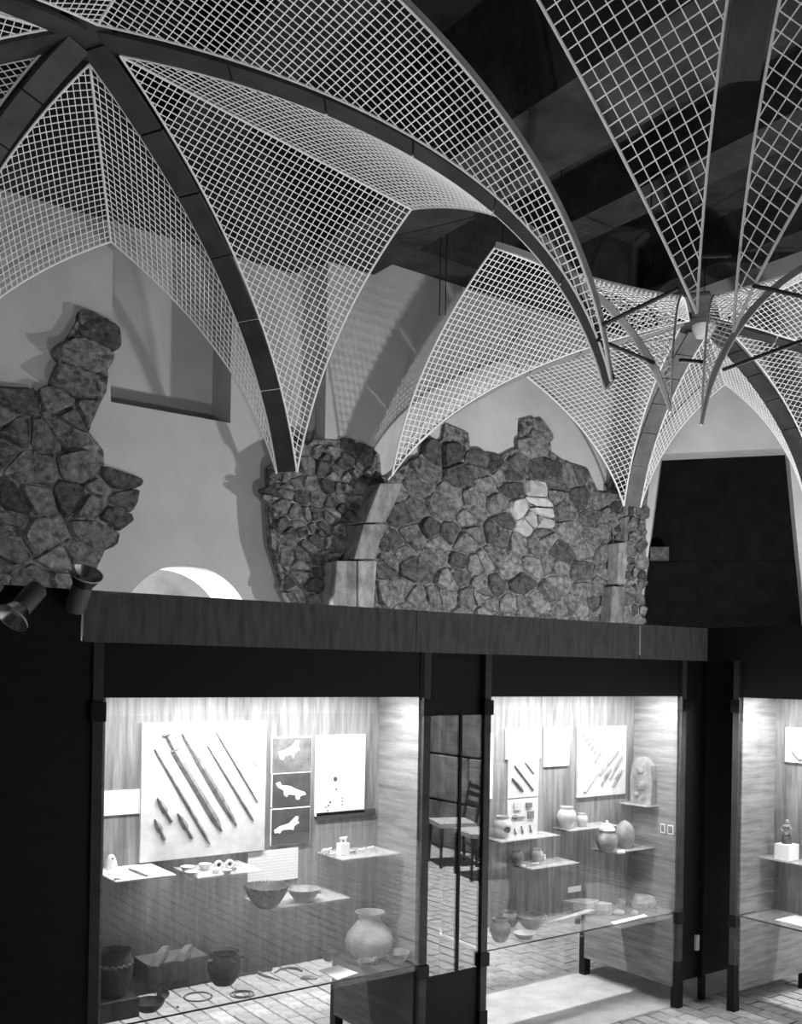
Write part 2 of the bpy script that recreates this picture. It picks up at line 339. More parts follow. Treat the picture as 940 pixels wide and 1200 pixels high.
# ------------------------------------------------------------------ rubble masonry: each stone a piece of its own
def clip(poly, p, n):                                    # keep the side where (q-p).n <= 0
    out = []
    for i in range(len(poly)):
        a, b = poly[i], poly[(i + 1) % len(poly)]
        da = (a[0] - p[0]) * n[0] + (a[1] - p[1]) * n[1]; db = (b[0] - p[0]) * n[0] + (b[1] - p[1]) * n[1]
        if da <= 0: out.append(a)
        if (da < 0) != (db < 0) and abs(da - db) > 1e-12:
            t = da / (da - db); out.append((a[0] + (b[0] - a[0]) * t, a[1] + (b[1] - a[1]) * t))
    return out
def inside(p, poly):
    c = False
    for i in range(len(poly)):
        a, b = poly[i], poly[i - 1]
        if (a[1] > p[1]) != (b[1] > p[1]) and p[0] < (b[0] - a[0]) * (p[1] - a[1]) / (b[1] - a[1]) + a[0]: c = not c
    return c
def rubble(parent, outline, frame, cw, ch, relief, thick, seed, pale=(), gap=.012, mname='stone'):
    """outline: 2-D polygon in the wall frame; frame: (origin, u axis, v axis, outward normal)."""
    rr = random.Random(seed); O, U, V, N = [Vector(q) for q in frame]
    us = [p[0] for p in outline]; vs2 = [p[1] for p in outline]
    W = lambda u, v, h: O + U * u + V * v + N * h
    # rough mortar core with the outline
    mb = MB(); mb.prism([W(u, v, -.05) for u, v in outline], N * (thick + .05 + relief * .18)); mb.build('mortar', 'mortar', parent)
    pts = []; j = 0; v = min(vs2) - ch
    while v < max(vs2) + ch:
        u = min(us) - cw + (j % 2) * cw * .5
        while u < max(us) + cw:
            pts.append((u + rr.uniform(-.34, .34) * cw, v + rr.uniform(-.32, .32) * ch)); u += cw * rr.uniform(.6, 1.45)
            if rr.random() < .38: pts.append((u + rr.uniform(-.5, .5) * cw, v + rr.uniform(-.5, .5) * ch))
        v += ch; j += 1
    n = 0
    for i, p in enumerate(pts):
        if not inside(p, outline): continue
        cell = [(p[0] + sx * cw * .9, p[1] + sy * ch * .9) for sx, sy in ((-1, -1), (1, -1), (1, 1), (-1, 1))]
        for k, qn in enumerate(pts):
            if k == i or abs(qn[0] - p[0]) > 2 * cw or abs(qn[1] - p[1]) > 2 * ch: continue
            sx, sy = 1 / cw, 1 / ch                      # metric that keeps the stones wider than high
            dx, dy = (qn[0] - p[0]), (qn[1] - p[1]); nn = (dx * sx * sx, dy * sy * sy)
            m_ = ((p[0] + qn[0]) / 2, (p[1] + qn[1]) / 2); cell = clip(cell, m_, nn)
            if len(cell) < 3: break
        if len(cell) < 3: continue
        cx = sum(q[0] for q in cell) / len(cell); cy = sum(q[1] for q in cell) / len(cell)
        # drop tiny edges, round the corners
        ring = []
        for k in range(len(cell)):
            a, b = cell[k], cell[(k + 1) % len(cell)]; L = math.hypot(a[0] - b[0], a[1] - b[1])
            if L < .25 * ch: ring.append(((a[0] + b[0]) / 2, (a[1] + b[1]) / 2)); continue
            for t in (.13, .87): ring.append((a[0] + (b[0] - a[0]) * t, a[1] + (b[1] - a[1]) * t))
        if len(ring) < 4: continue
        def sc(f, dg): return [(cx + (x - cx) * f - math.copysign(min(dg, abs(x - cx) * .5), x - cx) * .7, cy + (y - cy) * f - math.copysign(min(dg, abs(y - cy) * .5), y - cy) * .7) for x, y in ring]
        hh = relief * rr.uniform(.45, 1.25); tx, ty = rr.uniform(-.22, .22), rr.uniform(-.28, .15)
        r0 = [W(x, y, 0) for x, y in sc(1, gap * .5)]
        r1 = [W(x, y, thick + hh * .55 + rr.uniform(-.1, .1) * relief) for x, y in sc(.98, gap)]
        r2 = [W(x, y, thick + hh + tx * (x - cx) + ty * (y - cy) + rr.uniform(-.16, .16) * relief) for x, y in sc(.86, gap)]
        m = len(ring); mb = MB()
        mb.add(r0 + r1 + r2 + [W(cx, cy, thick + hh * 1.08)], [(k, (k + 1) % m, m + (k + 1) % m, m + k) for k in range(m)] + [(m + k, m + (k + 1) % m, 2 * m + (k + 1) % m, 2 * m + k) for k in range(m)] + [(2 * m + k, 2 * m + (k + 1) % m, 3 * m) for k in range(m)])
        isp = any(math.hypot(p[0] - q[0], p[1] - q[1]) < q[2] for q in pale)
        o = mb.build('stone', 'stone_pale' if isp else mname, parent); n += 1
    return n
def outline_on(pix, fr):
    O, U, V, N = [Vector(q) for q in fr]; out = []
    for px, py in pix:
        p = onP(px, py, O, N) - O; out.append((p.dot(U), p.dot(V)))
    return out
X_, Y_, Z_ = Vector((1, 0, 0)), Vector((0, 1, 0)), UP
# 1) broken rubble on the plastered wall
fr = (Vector((0, WY, 0)), X_, Z_, -Y_)
px1 = [(-60, 465), (0, 470), (62, 478), (66, 425), (76, 398), (92, 372), (124, 376), (118, 420), (124, 440), (121, 462), (108, 486), (101, 508), (118, 530), (119, 558), (147, 562), (147, 590), (138, 612), (125, 625), (118, 650), (106, 675), (95, 720), (-60, 720)]
wr = struct('wall_back_rubble', MB().box(-.6, 1.9, WY - .06, WY - .02, 0, 2.6), 'mortar', 'broken rubble masonry remaining on the plastered wall')
rubble(wr, outline_on(px1, fr), fr, .40, .28, .07, .07, 3, mname='stone')
# 2) rubble pier between the bays
PY = 9.22
fr = (Vector((0, PY, 0)), X_, Z_, -Y_)
px2 = [(312, 548), (330, 536), (356, 524), (366, 516), (405, 518), (432, 524), (442, 534), (444, 556), (436, 600), (425, 640), (412, 680), (405, 740), (352, 740), (340, 705), (327, 675), (316, 640), (313, 600)]
wp = struct('wall_pier', MB().box(5.35, 6.2, PY + .0, WY, 0, 3.7), 'mortar', 'rubble pier where the wall rib of the vault once sprang')
rubble(wp, outline_on(px2, fr), fr, .20, .16, .055, .04, 5, gap=.012)
# 3) long rubble wall of the far bay
fr = (Vector((0, SY, 0)), X_, Z_, -Y_)
px3 = [(436, 600), (452, 560), (480, 540), (500, 528), (516, 516), (519, 497), (546, 508), (549, 532), (575, 540), (598, 528), (606, 526), (607, 494), (622, 490), (641, 504), (643, 530), (660, 542), (686, 550), (700, 580), (718, 600), (722, 660), (716, 745), (400, 745)]
wf = struct('wall_bay_rubble', MB().box(6.6, 10.0, SY - .05, SY - .01, 0, 2.4), 'mortar', 'rubble masonry wall of the far bay with a jagged top')
fo = outline_on(px3, fr)
pc = outline_on([(604, 612), (622, 604), (608, 598), (605, 585), (628, 588)], fr)
rubble(wf, fo, fr, .34, .25, .05, .04, 11, pale=[(a, b, .17) for a, b in pc])
# 4) narrow rubble strip beside the end wall
px4 = [(700, 570), (735, 560), (762, 560), (757, 600), (757, 650), (748, 745), (716, 745), (722, 660), (716, 605)]
fr4 = (G, gd, Z_, -gn)
ws = struct('wall_end_rubble', MB().obox(G + UP * 1.2 + gd * .05, gd, gn, UP, .3, .03, 1.2), 'mortar', 'narrow strip of rubble at the corner of the end wall')
rubble(ws, outline_on(px4, fr4), fr4, .16, .17, .05, .05, 23, gap=.014)
# dressed stone stubs of the old ribs
def stub(name, pix, Y, th, label):
    t = thing(name, label, 'stone rib', tuple(onY(pix[0][0][0], pix[0][0][1], Y)), 0)
    for quad in pix:
        pts = [onY(x, y, Y) for x, y in quad]
        mb = MB(); mb.prism(pts, (0, th, 0)); o = mb.build('rib_block', 'dressed', t)
        b = o.modifiers.new('bevel', 'BEVEL'); b.width = .012; b.segments = 2
    return t
stub('rib_stump', [[(446, 566), (472, 566), (462, 592), (452, 612), (428, 612)], [(427, 614), (452, 614), (444, 640), (440, 655), (415, 655)], [(395, 657), (418, 657), (418, 745), (388, 745)], [(420, 657), (442, 657), (436, 745), (420, 745)]], SY - .3, .32, 'pale dressed stone rib stump rising from the rubble wall')
stub('rib_stump', [[(736, 572), (752, 572), (747, 600), (734, 604)], [(733, 606), (747, 602), (742, 630), (732, 634)], [(726, 636), (741, 634), (738, 684), (724, 684)], [(718, 687), (733, 687), (731, 745), (715, 745)]], SY - .28, .2, 'slim dressed stone rib stump at the corner of the end wall')

# ------------------------------------------------------------------ VAULT of wire mesh
CELL, WIRE = 0.062, 0.0046
def bez(a, b, c, t): return a * ((1 - t) ** 2) + b * (2 * t * (1 - t)) + c * (t * t)
def arc(p, q_, cs, ch):
    b = p.lerp(q_, cs); b.z = p.z + (q_.z - p.z) * ch
    return lambda t: bez(p, b, q_, t)
RW = 0.125
def perp(S, boss, toward):
    d = plan(boss - S).normalized(); n = Vector((-d.y, d.x, 0))
    return n if n.dot(plan(toward - S)) > 0 else -n
def half_web(t, S, boss, apex, rc, ac_, r0=.27, dz=0.0, CELL=CELL, strip=False):
    tip = S + perp(S, boss, apex) * RW + UP * dz
    e = plan(apex - boss).normalized(); P = boss + e * r0; P.z = boss.z - .02
    E = arc(tip, apex, *ac_); Rb = arc(tip, P, *rc)
    N = 400; ts = [i / N for i in range(N + 1)]; Ls = [0.0]
    for i in range(N): Ls.append(Ls[-1] + (E(ts[i + 1]) - E(ts[i])).length)
    k = max(4, round(Ls[-1] / CELL)); lev = []; i = 0
    for j in range(k + 1):
        while i < N and Ls[i] < Ls[-1] * j / k: i += 1
        lev.append(ts[i])
    mb = MB()
    rows = [(E(q), Rb(q)) for q in lev]
    for a, b in rows[1:]: mb.tube([a, b], WIRE, 4, cap=False)
    Lm = (rows[-1][1] - rows[-1][0]).length
    for c in range(1, int(Lm / CELL) + 1):
        u = c * CELL; path = []; prev = None
        for a, b in rows:
            L = (b - a).length
            if L >= u:
                if not path and prev is not None:        # start on the rib edge
                    a2, b2 = prev; L2 = (b2 - a2).length; f = (u - L2) / max(L - L2, 1e-6); path.append(b2.lerp(b, f))
                path.append(a + (b - a) * (u / L))
            elif path: break
            prev = (a, b)
        if len(path) > 1: mb.tube(path, WIRE, 4, cap=False)
    tag(mb.build('wire_mesh', 'wire', t), kind='stuff')
    fine = [i / 40 for i in range(41)]
    if strip:                                             # flat steel strip standing on the free arch
        eh = plan(apex - tip).normalized(); side = Vector((-eh.y, eh.x, 0)) * .006; vv = []
        for q in fine:
            tn = (E(min(1, q + .01)) - E(max(0, q - .01))).normalized(); nr = (UP - tn * tn.z).normalized()
            if tn.z > .98: nr = -eh
            h_ = .055 * min(1, .35 + q * 4); p = E(q); vv += [p - side, p + side, p + side + nr * h_, p - side + nr * h_]
        MB().add(vv, [(4 * i + k, 4 * i + (k + 1) % 4, 4 * i + 4 + (k + 1) % 4, 4 * i + 4 + k) for i in range(40) for k in range(4)] + [(0, 1, 2, 3), (160, 161, 162, 163)]).build('arch_strip', 'strip', t)
    MB().tube([E(q) for q in fine], .0115, 6).build('arch_bar', 'bar', t, smooth=True)
    MB().tube([Rb(q) for q in fine], .0105, 6).build('rib_bar', 'bar', t, smooth=True)
    return P
def web(label, S1, S2, boss, apex, rc1, rc2, ac1, ac2, group, dz1=0, dz2=0, cell=CELL, strip=()):
    t = thing('mesh_web', label, 'vault web', tuple(apex), 0, group)
    P = None
    if S1 is not None: P = half_web(t, S1, boss, apex, rc1, ac1, dz=dz1, CELL=cell, strip=1 in strip)
    if S2 is not None: P = half_web(t, S2, boss, apex, rc2, ac2, dz=dz2, CELL=cell, strip=2 in strip)
    MB().tube([apex, P], .013, 6).build('ridge_bar', 'bar', t, smooth=True)
    return t
def rib(label, S, boss, rc, group, m='rib', w_=RW, t1=0.97, first=0):
    t = thing('vault_rib', label, 'vault rib', tuple(S), 0, group)
    P = boss.copy(); P.z -= .0; f = arc(S, P, *rc)
    d = plan(boss - S).normalized(); n = Vector((-d.y, d.x, 0)); NS = 30
    cuts = [0, .22, .4, .56, .7, .83, t1]
    for c0, c1 in list(zip(cuts[:-1], cuts[1:]))[first:]:
        q0, q1 = c0 + .002, c1 - .002; vv, ff = [], []
        for i in range(7):
            q_ = q0 + (q1 - q0) * i / 6; p = f(q_); tn = (f(min(1, q_ + .01)) - f(max(0, q_ - .01))).normalized(); up = tn.cross(n).normalized()
            if up.z < 0: up = -up
            for s_, k in ((-1, 0.012), (1, 0.012), (1, .04), (-1, .04)): vv.append(p + n * (s_ * (w_ - .012)) + up * k)
        for i in range(6):
            for k in range(4): ff.append((4 * i + k, 4 * i + (k + 1) % 4, 4 * i + 4 + (k + 1) % 4, 4 * i + 4 + k))
        ff += [(0, 1, 2, 3), (24, 25, 26, 27)]
        MB().add(vv, ff).build('rib_panel', m, t)
    return t
V3 = lambda x, y, z: Vector((x, y, z))
ZS = 4.28
WA, SA = WY - .12, SY - .16
def D3(px, py, d): return Vector((0, 0, EYE)) + ray(px, py) * d
A, B, C, D, E_ = D3(712, 452, 7.57), onY(336, 554, PY - .22), K(1.3, 10.12, ZS, WA), V3(-1.0, WA, ZS), V3(-1.0, 5.5, ZS)
b1 = D3(100, 47, 7.57)
RCB, RCA, RCO = (.2, .66), (.13, .76), (.2, .66)
g1 = 'wire mesh webs of the vault bay with the rubble niche wall'
web('mesh web over the plastered niche wall', C, B, b1, onY(130, 283, WA), RCO, RCB, (.22, .6), (.22, .6), g1)
web('broad mesh web spanning from the rubble pier to the hanging corner', B, A, b1, D3(482, 245, 9.31), RCB, RCA, (.22, .6), (.10, .78), g1, strip=(2,))
web('mesh web ending in the great free arch over the showcases', A, E_, b1, K(2.4, 5.70, 6.98), RCA, RCO, (.13, .74), (.13, .74), g1, strip=(1,))
web('mesh web on the side away from the far bay', E_, D, b1, V3(-1.0, 7.6, 6.5), RCO, RCO, (.22, .6), (.22, .6), g1)
web('narrow mesh web beside the niche wall web', D, C, b1, V3(.15, WA, 6.4), RCO, RCO, (.22, .6), (.22, .6), g1)
gr = 'dark ribs of the mesh vault'
for S, rc, l in ((A, RCA, 'dark vault rib running down to the hanging corner'), (B, RCB, 'dark vault rib running down to the rubble pier'), (C, RCO, 'dark vault rib coming down on the niche wall'), (D, RCO, 'dark vault rib towards the far corner of the niche wall'), (E_, RCO, 'dark vault rib reaching over the showcases')):
    rib(l, S, b1, rc, gr, t1=.985)
solo('vault_boss', 'dark plate where the five ribs of the vault meet', 'vault boss', MB().lathe([(.05, b1.z - .0), (.27, b1.z + .0), (.27, b1.z + .05), (.05, b1.z + .06)], (b1.x, b1.y, 0), 20), 'rib')
T2, Fs, Gs, Hs, Is = D3(804, 482, 8.05), onY(457, 560, SY - .36), D3(741, 594, 12.9), D3(955, 592, 12.4), K(11.8, 5.68, 4.3)
b2 = D3(825, 380, 11.5)
r2 = (.22, .62); g2_ = 'wire mesh webs of the far vault bay'
web('mesh web with free arch beside the rubble pier', T2, Fs, b2, D3(580, 290, 9.63), (.12, .85), r2, (.22, .60), (.22, .6), g2_, strip=(1,))
web('mesh web over the long rubble wall', Fs, Gs, b2, onY(605, 432, SA), r2, r2, (.22, .6), (.22, .6), g2_)
web('mesh web over the tapering dark opening', Gs, Hs, b2, D3(850, 450, 12.75), r2, r2, (.22, .6), (.22, .6), g2_)
web('mesh web at the far side of the end bay', Hs, Is, b2, K(11.8, 6.8, 5.95), r2, r2, (.22, .6), (.22, .6), g2_)
web('mesh web with dark underside hanging to the missing pillar', Is, T2, b2, K(9.3, 5.68, 6.3), r2, (.12, .85), (.22, .6), (.14, .62), g2_, 0, -.12, strip=(2,))
for S, l, m in ((Fs, 'vault rib painted as lit, rising from the rib stump of the rubble wall', 'rib_lit'), (Gs, 'vault rib rising beside the dark opening', 'rib_mid'), (Hs, 'vault rib on the far side of the dark opening', 'rib'), (Is, 'vault rib of the end bay towards the side wall', 'rib'), (T2, 'vault rib rising from the missing pillar into the far bay', 'rib')):
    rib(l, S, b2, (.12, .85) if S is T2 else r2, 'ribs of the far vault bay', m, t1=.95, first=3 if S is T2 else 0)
bo_ = thing('vault_boss', 'round boss with a pale hub where the far bay ribs meet', 'vault boss', tuple(b2))
MB().lathe([(.02, b2.z - .02), (.31, b2.z - .02), (.31, b2.z + .06), (.02, b2.z + .06)], (b2.x, b2.y, 0), 28).build('disc', 'rib', bo_, smooth=True)
MB().lathe([(.02, b2.z - .16), (.09, b2.z - .15), (.13, b2.z - .08), (.14, b2.z - .02)], (b2.x, b2.y, 0), 20).build('hub', 'plaster', bo_, smooth=True)
T3 = D3(838, 390, 6.9); b3 = K(3.2, 1.8, 7.1); r3 = (.1, .7); g3 = 'wire mesh webs of the bay over the visitors'
web('coarse mesh web hanging over the showcases with curved free edge', T3, None, b3, K(3.2, 4.78, 7.1), r3, r3, (.35, .45), None, g3, .14, 0, .085)
web('coarse mesh web hanging over the corner showcase', T3, None, b3, K(5.8, 1.8, 7.0), r3, r3, (.25, .5), None, g3, .0, 0, .085)
rib('dark vault rib hanging over the corner of the showcases', T3, b3, r3, 'ribs of the bay over the visitors', 'rib', t1=.97, first=2)
solo('vault_boss', 'dark boss plate of the bay over the visitors', 'vault boss', MB().lathe([(.05, b3.z), (.27, b3.z), (.27, b3.z + .05), (.05, b3.z + .06)], (b3.x, b3.y, 0), 20), 'rib')
# black spacer rods round the missing pillar
def P3(px, py, d): return Vector((0, 0, EYE)) + ray(px, py) * (d * F_PX / 1198)
rods = [((698, 385, 7.75), (795, 338, 7.35), 'black spacer rod from the hanging corner to the bay over the visitors'), ((701, 398, 7.75), (766, 425, 8.35), 'black spacer rod between the two hanging free arches'),
        ((797, 422, 8.4), (823, 424, 8.5), 'short black spacer rod across the rib gap'), ((848, 433, 8.6), (960, 392, 7.7), 'long black spacer rod running to the side wall bay'), ((884, 335, 7.0), (960, 352, 8.6), 'black spacer rod behind the coarse mesh web'), ((822, 300, 6.95), (858, 299, 6.9), 'tiny black spacer rod across the coarse rib')]
for a, b, l in rods:
    solo('spacer_rod', l, 'rod', MB().tube([P3(*a), P3(*b)], .016, 8), 'black', 'black spacer rods of the vault', smooth=True)
# thin hanger wires from the ceiling
def hanger(p, ztop, l):
    p = Vector(p); solo('hanger_wire', l, 'wire', MB().tube([p, V3(p.x, p.y, ztop)], .006, 6), 'black', 'hanger wires of the vault')
hanger(K(6.42, 7.84, 6.28), bZ, 'short hanger wire over the free arch beside the rubble pier')
hanger((5.58, 7.95, 6.48), CEIL, 'hanger wire at the crown of the broad web') if False else None
for p, l in ((onY(515, 370, 8.4), 'hanger wire before the bare wall above the pier'), (onY(522, 370, 8.4), 'second hanger wire before the bare wall above the pier'), (V3(6.95, 7.0, 6.2), 'long hanger wire over the far bay'), (V3(7.6, 6.4, 6.15), 'hanger wire over the web by the missing pillar'), (b2 + UP * .06, 'hanger wire holding the round boss'), (b1 + UP * .06, 'hanger wire holding the five rib plate')):
    z1 = CEIL
    hanger(p, z1, l)

# ------------------------------------------------------------------ SHOWCASES
ZF, ZB, ZT, ZG = 0.607, 1.967, 2.197, 1.89               # glass floor, lower and upper edge of the black header, upper edge of the front glass
CD, FD = 0.37, 0.83                                     # depth to the back panel, full depth of the stand
PW = 0.042
def showcase(label, loc, rotz, W, lamp_w, skirt='veneer_h', slit='far'):
    t = thing('showcase', label, 'showcase', loc, rotz, 'lit museum showcases')
    Wm = WORLD[t.name]
    def part(name, m, *boxes, sm=False):
        mb = MB()
        for b in boxes: mb.box(*b)
        mb.v = [Wm @ p for p in mb.v]
        return mb.build(name, m, t, smooth=sm)
    for x in (-PW, W):
        for y in (0.0, FD - PW):
            p = part('post', 'steel', (x, x + PW, y, y + PW, 0.0, ZT))
            for nm, z0, z1, e in (('foot_sleeve', 0.0, .29, .006), ('clamp', .53, .60, .010), ('clamp', 1.87, 1.95, .010)):
                mb = MB().box(x - e, x + PW + e, y - e, y + PW + e, z0, z1); mb.v = [Wm @ q for q in mb.v]; mb.build(nm, 'black', p)
    if slit == 'far': part('header', 'black', (0, W - .034, 0.0, .02, ZB, ZT)); part('header_end', 'black', (W - .027, W, 0.0, .02, ZB, ZT))
    else: part('header', 'black', (.034, W, 0.0, .02, ZB, ZT)); part('header_end', 'black', (0, .027, 0.0, .02, ZB, ZT))
    part('top_board', 'black_wood', (0, W, .02, FD, ZT - .02, ZT))
    part('reflector_lining', 'white_lining', (.02, W - .02, .02, CD, ZT - .03, ZT - .02))
    part('back_panel', 'veneer_v', (0, W, CD, CD + .018, ZF - .005, ZT - .02))
    part('rear_panel', 'black_wood', (0, W, CD + .1, CD + .118, ZF - .005, ZT - .02))
    for x in (0, W - .018):
        part('end_panel', 'veneer_h', (x, x + .018, .022, CD, ZF + .005, ZT - .03))
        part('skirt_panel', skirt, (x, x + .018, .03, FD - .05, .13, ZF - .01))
    part('front_glass', 'glass', (.002, W - .002, .003, .011, ZF - .03, ZG))
    part('glass_floor', 'floor_glass', (.002, W - .002, .016, CD, ZF - .008, ZF))
    part('glass_edge', 'steel', (.002, W - .002, .012, .0155, ZF - .008, ZF))
    # fluorescent tube behind the header
    z = ZB + .045
    mb = MB().tube([(.12, .075, z), (W - .12, .075, z)], .013, 10); mb.v = [Wm @ p for p in mb.v]; tb = mb.build('lamp_tube', 'tube', t, smooth=True)
    for x in (.09, W - .12): part('lamp_holder', 'white_lining', (x, x + .03, .05, .10, z - .03, ZT - .03))
    lo = light('AREA', 'tube_light', (0, 0, 0), lamp_w, None, W - .24, .05)
    lo.location = Wm @ Vector((W / 2, .075, z - .02)); lo.rotation_euler = (R(0), 0, rotz)
    # the stand is double: a second glazed compartment faces the other way
    part('rear_glass', 'glass', (.002, W - .002, FD - .011, FD - .003, ZF - .03, ZG))
    part('rear_header', 'black', (0, W, FD - .02, FD, ZB, ZT))
    part('rear_glass_floor', 'floor_glass', (.002, W - .002, CD + .12, FD - .012, ZF - .008, ZF))
    for x in (0, W - .018): part('rear_end_panel', 'veneer_h', (x, x + .018, CD + .118, FD - .022, ZF + .005, ZT - .03))
    mb = MB().tube([(.12, FD - .075, z), (W - .12, FD - .075, z)], .013, 10); mb.v = [Wm @ p for p in mb.v]; mb.build('lamp_tube', 'tube', t, smooth=True)
    lo = light('AREA', 'tube_light', (0, 0, 0), REAR, None, W - .24, .05)
    lo.location = Wm @ Vector((W / 2, FD - .075, z - .02)); lo.rotation_euler = (R(34), 0, rotz)
    return t
C1X0, C1X1, C2X0, C2X1 = 1.37, 3.02, 3.47, 5.065
C3X, C3Y = 5.31, 3.71
LAMP = 30; REAR = 85
showcase('long lit showcase with the sword board and big pale jar', (C1X0, FY, 0), 0, C1X1 - C1X0, LAMP, 'dark_shaded_veneer')  # darker skirt veneer stands in for shade
showcase('lit showcase with stone slabs and lidded pots', (C2X0, FY, 0), 0, C2X1 - C2X0, LAMP)
showcase('lit corner showcase with a small statuette on a white block', (C3X, C3Y, 0), R(-90), 1.55, LAMP, 'veneer_h', 'near')
BY = FY + CD                                            # front face of the back panels
# black boarding left of the showcases, and the fascia above
solo('black_screen', 'plain black boarding beside the long showcase', 'screen', MB().box(-.6, C1X0 - PW - .005, FY + .01, FY + .05, 0.0, ZT), 'black_wood')
fx = thing('fascia', 'dark grained wooden fascia running above the showcases', 'fascia', (-.6, FY, ZT))
xs = onY(486, 740, FY).x; xe = onY(747, 750, FY).x; xl = onY(95, 720, FY).x
for x0, x1, m in ((-.6, xl - .004, 'black_wood'), (xl + .006, xs - .002, 'fascia'), (xs + .002, xe - .003, 'fascia'), (xe + .012, C3X - .02, 'fascia')):
    MB().box(x0, x1, FY - .014, FY - .002, ZT - .004, 2.402).build('fascia_board', m, fx)
MB().box(xe - .001, xe + .009, FY - .018, FY - .0145, ZT + .02, 2.395).build('joint_strip', 'bar', fx)
MB().box(xl - .003, xl + .004, FY - .018, FY - .0145, ZT + .02, 2.395).build('joint_strip', 'bar', fx)
MB().box(-.6, C3X - .02, FY - .001, FY + FD, ZT + .12, ZT + .14).build('light_stop_board', 'black_wood', fx)  # unseen board added to stop light leaking over the showcases
fx2 = thing('fascia', 'dark wooden fascia above the corner showcase', 'fascia', (C3X, 2.1, ZT))
MB().box(C3X - .014, C3X - .002, 2.1, FY - .016, ZT - .004, 2.405).build('fascia_board', 'black_wood', fx2)
MB().box(C3X, 6.15, 2.1, FY - .02, ZT + .12, ZT + .14).build('light_stop_board', 'black_wood', fx2)  # same added light stop over the corner showcase
# black corner board between the two showcases at the corner
cb = thing('corner_board', 'tall black board closing the corner between two showcases', 'screen', (5.2, FY, 0))
MB().prism([(C2X1 + .055, FY + .05, .14), (C3X + .65, FY + .05, .14), (C3X + .65, FY + .05, ZT), (C2X1 + .055, FY + .05, ZT)], (0, .02, 0)).build('board', 'black_wood', cb)
MB().box(C3X + .02, C3X + .055, FY + .012, FY + .048, 0.0, ZT - .02).build('post', 'black', cb)
MB().box(C3X - .02, C3X + .01, FY + .03, FY + .048, .32, .42).build('switch_plate', 'card', cb)
# glazed door in the gap between the two aligned showcases
gx0, gx1 = C1X1 + PW + .012, C2X0 - PW - .012
gd_ = thing('glass_door', 'narrow dark glazed door between the two long showcases', 'door', (gx0, FY, 0))
MB().box(gx0, gx1, FY + .03, FY + .07, 1.87, ZT).build('head_box', 'black', gd_)
MB().box(gx0 + .01, gx1 - .06, FY + .024, FY + .03, 1.95, 2.17).build('head_panel', 'black_wood', gd_)
MB().box(gx0, gx1, FY + .02, FY + .06, .02, .53).build('kick_panel', 'black_wood', gd_)
xm = onY(537, 980, FY + .02).x
MB().box(xm - .008, xm + .008, FY + .008, FY + .03, .53, 1.87).build('mullion', 'black', gd_)
for a, b in ((gx0, xm - .009), (xm + .009, gx1)):
    MB().box(a, b, FY + .014, FY + .02, .53, 1.87).build('door_pane', 'door_glass', gd_)
MB().box(gx0, gx1, FY + .34, FY + .36, .0, ZT).build('added_backing', 'black', gd_)  # unseen black sheet added so the panes show reflections

# ---------------------------------------------------------------- things on the panels: plates, boards, photographs
def rect(tl, br, Y):
    a, b = onY(tl[0], tl[1], Y), onY(br[0], br[1], Y); return a.x, b.x, b.z, a.z
def plate(name, label, cat, tl, br, m, th=.012, Y=BY, group=None):
    x0, x1, z0, z1 = rect(tl, br, Y - th)
    return solo(name, label, cat, MB().box(x0, x1, Y - th, Y - .0005, z0, z1), m, group)
def poly_on(pix, Y): return [onY(x, y, Y) for x, y in pix]
def blade(name, label, cat, p0, p1, prof, m, Y, th=.008, group=None):
    """flat tapering object on a board from pixel p0 to p1; prof: (fraction, width in pixels)."""
    a, b = onY(*p0, Y), onY(*p1, Y); d = (b - a); L = d.length; d.normalize(); n = Vector((d.z, 0, -d.x)); s = mpp(a)
    mb = MB(); secs = []
    for f, wv in prof:
        c = a + d * (L * f); h = wv * s / 2; secs.append([c + n * h, c - Y_ * th * .9, c - n * h, c])
    vv = [q for k in secs for q in k]; ff = []
    for i in range(len(secs) - 1):
        for k in range(4): ff.append((4 * i + k, 4 * i + (k + 1) % 4, 4 * i + 4 + (k + 1) % 4, 4 * i + 4 + k))
    ff += [(0, 1, 2, 3), tuple(4 * (len(secs) - 1) + k for k in range(4))]
    mb.add(vv, ff); return solo(name, label, cat, mb, m, group)
# --- showcase 1, upper half
TB = .02
plate('display_board', 'large linen covered board carrying the bronze swords', 'board', (167, 847), (310, 996), 'linen', TB)
SY1 = BY - TB - .002
gs = 'bronze blades on the linen board'
sw = thing('bronze_sword', 'wide bronze sword with a hilt on the linen board', 'sword', tuple(onY(260, 974, SY1)), 0, gs)
def bl_part(nm, p0, p1, prof, m, th=.012):
    o = blade(nm, None, None, p0, p1, prof, m, SY1, th); 
    wl = WORLD[o.name]; o.parent = sw; o.matrix_parent_inverse = Matrix.Identity(4); o.location = wl.translation - Vector(sw.location); return o
bl_part('sword_blade', (203, 879), (260, 974), [(0, 6), (.06, 9), (.5, 9), (.85, 10), (.95, 6), (1, 1)], 'bronze')
bl_part('sword_hilt', (195, 863), (204, 880), [(0, 4), (.3, 5), (.8, 5), (1, 8)], 'bronze', .016)
bl_part('pommel', (190, 863), (199, 860), [(0, 3), (.5, 5), (1, 3)], 'bronze', .016)
bl_part('sword_guard', (200, 882), (209, 876), [(0, 3), (.5, 5), (1, 3)], 'bronze', .016)
blade('bronze_rapier', 'long thin bronze blade beside the hilted sword', 'blade', (181, 878), (246, 989), [(0, 2), (.06, 4), (.5, 5), (.92, 5), (1, 1)], 'bronze', SY1, .01, gs)
blade('bronze_rapier', 'broad bronze blade without hilt on the linen board', 'blade', (213, 860), (277, 967), [(0, 2), (.06, 5), (.3, 8), (.7, 9), (.93, 6), (1, 2)], 'bronze', SY1, .01, gs)
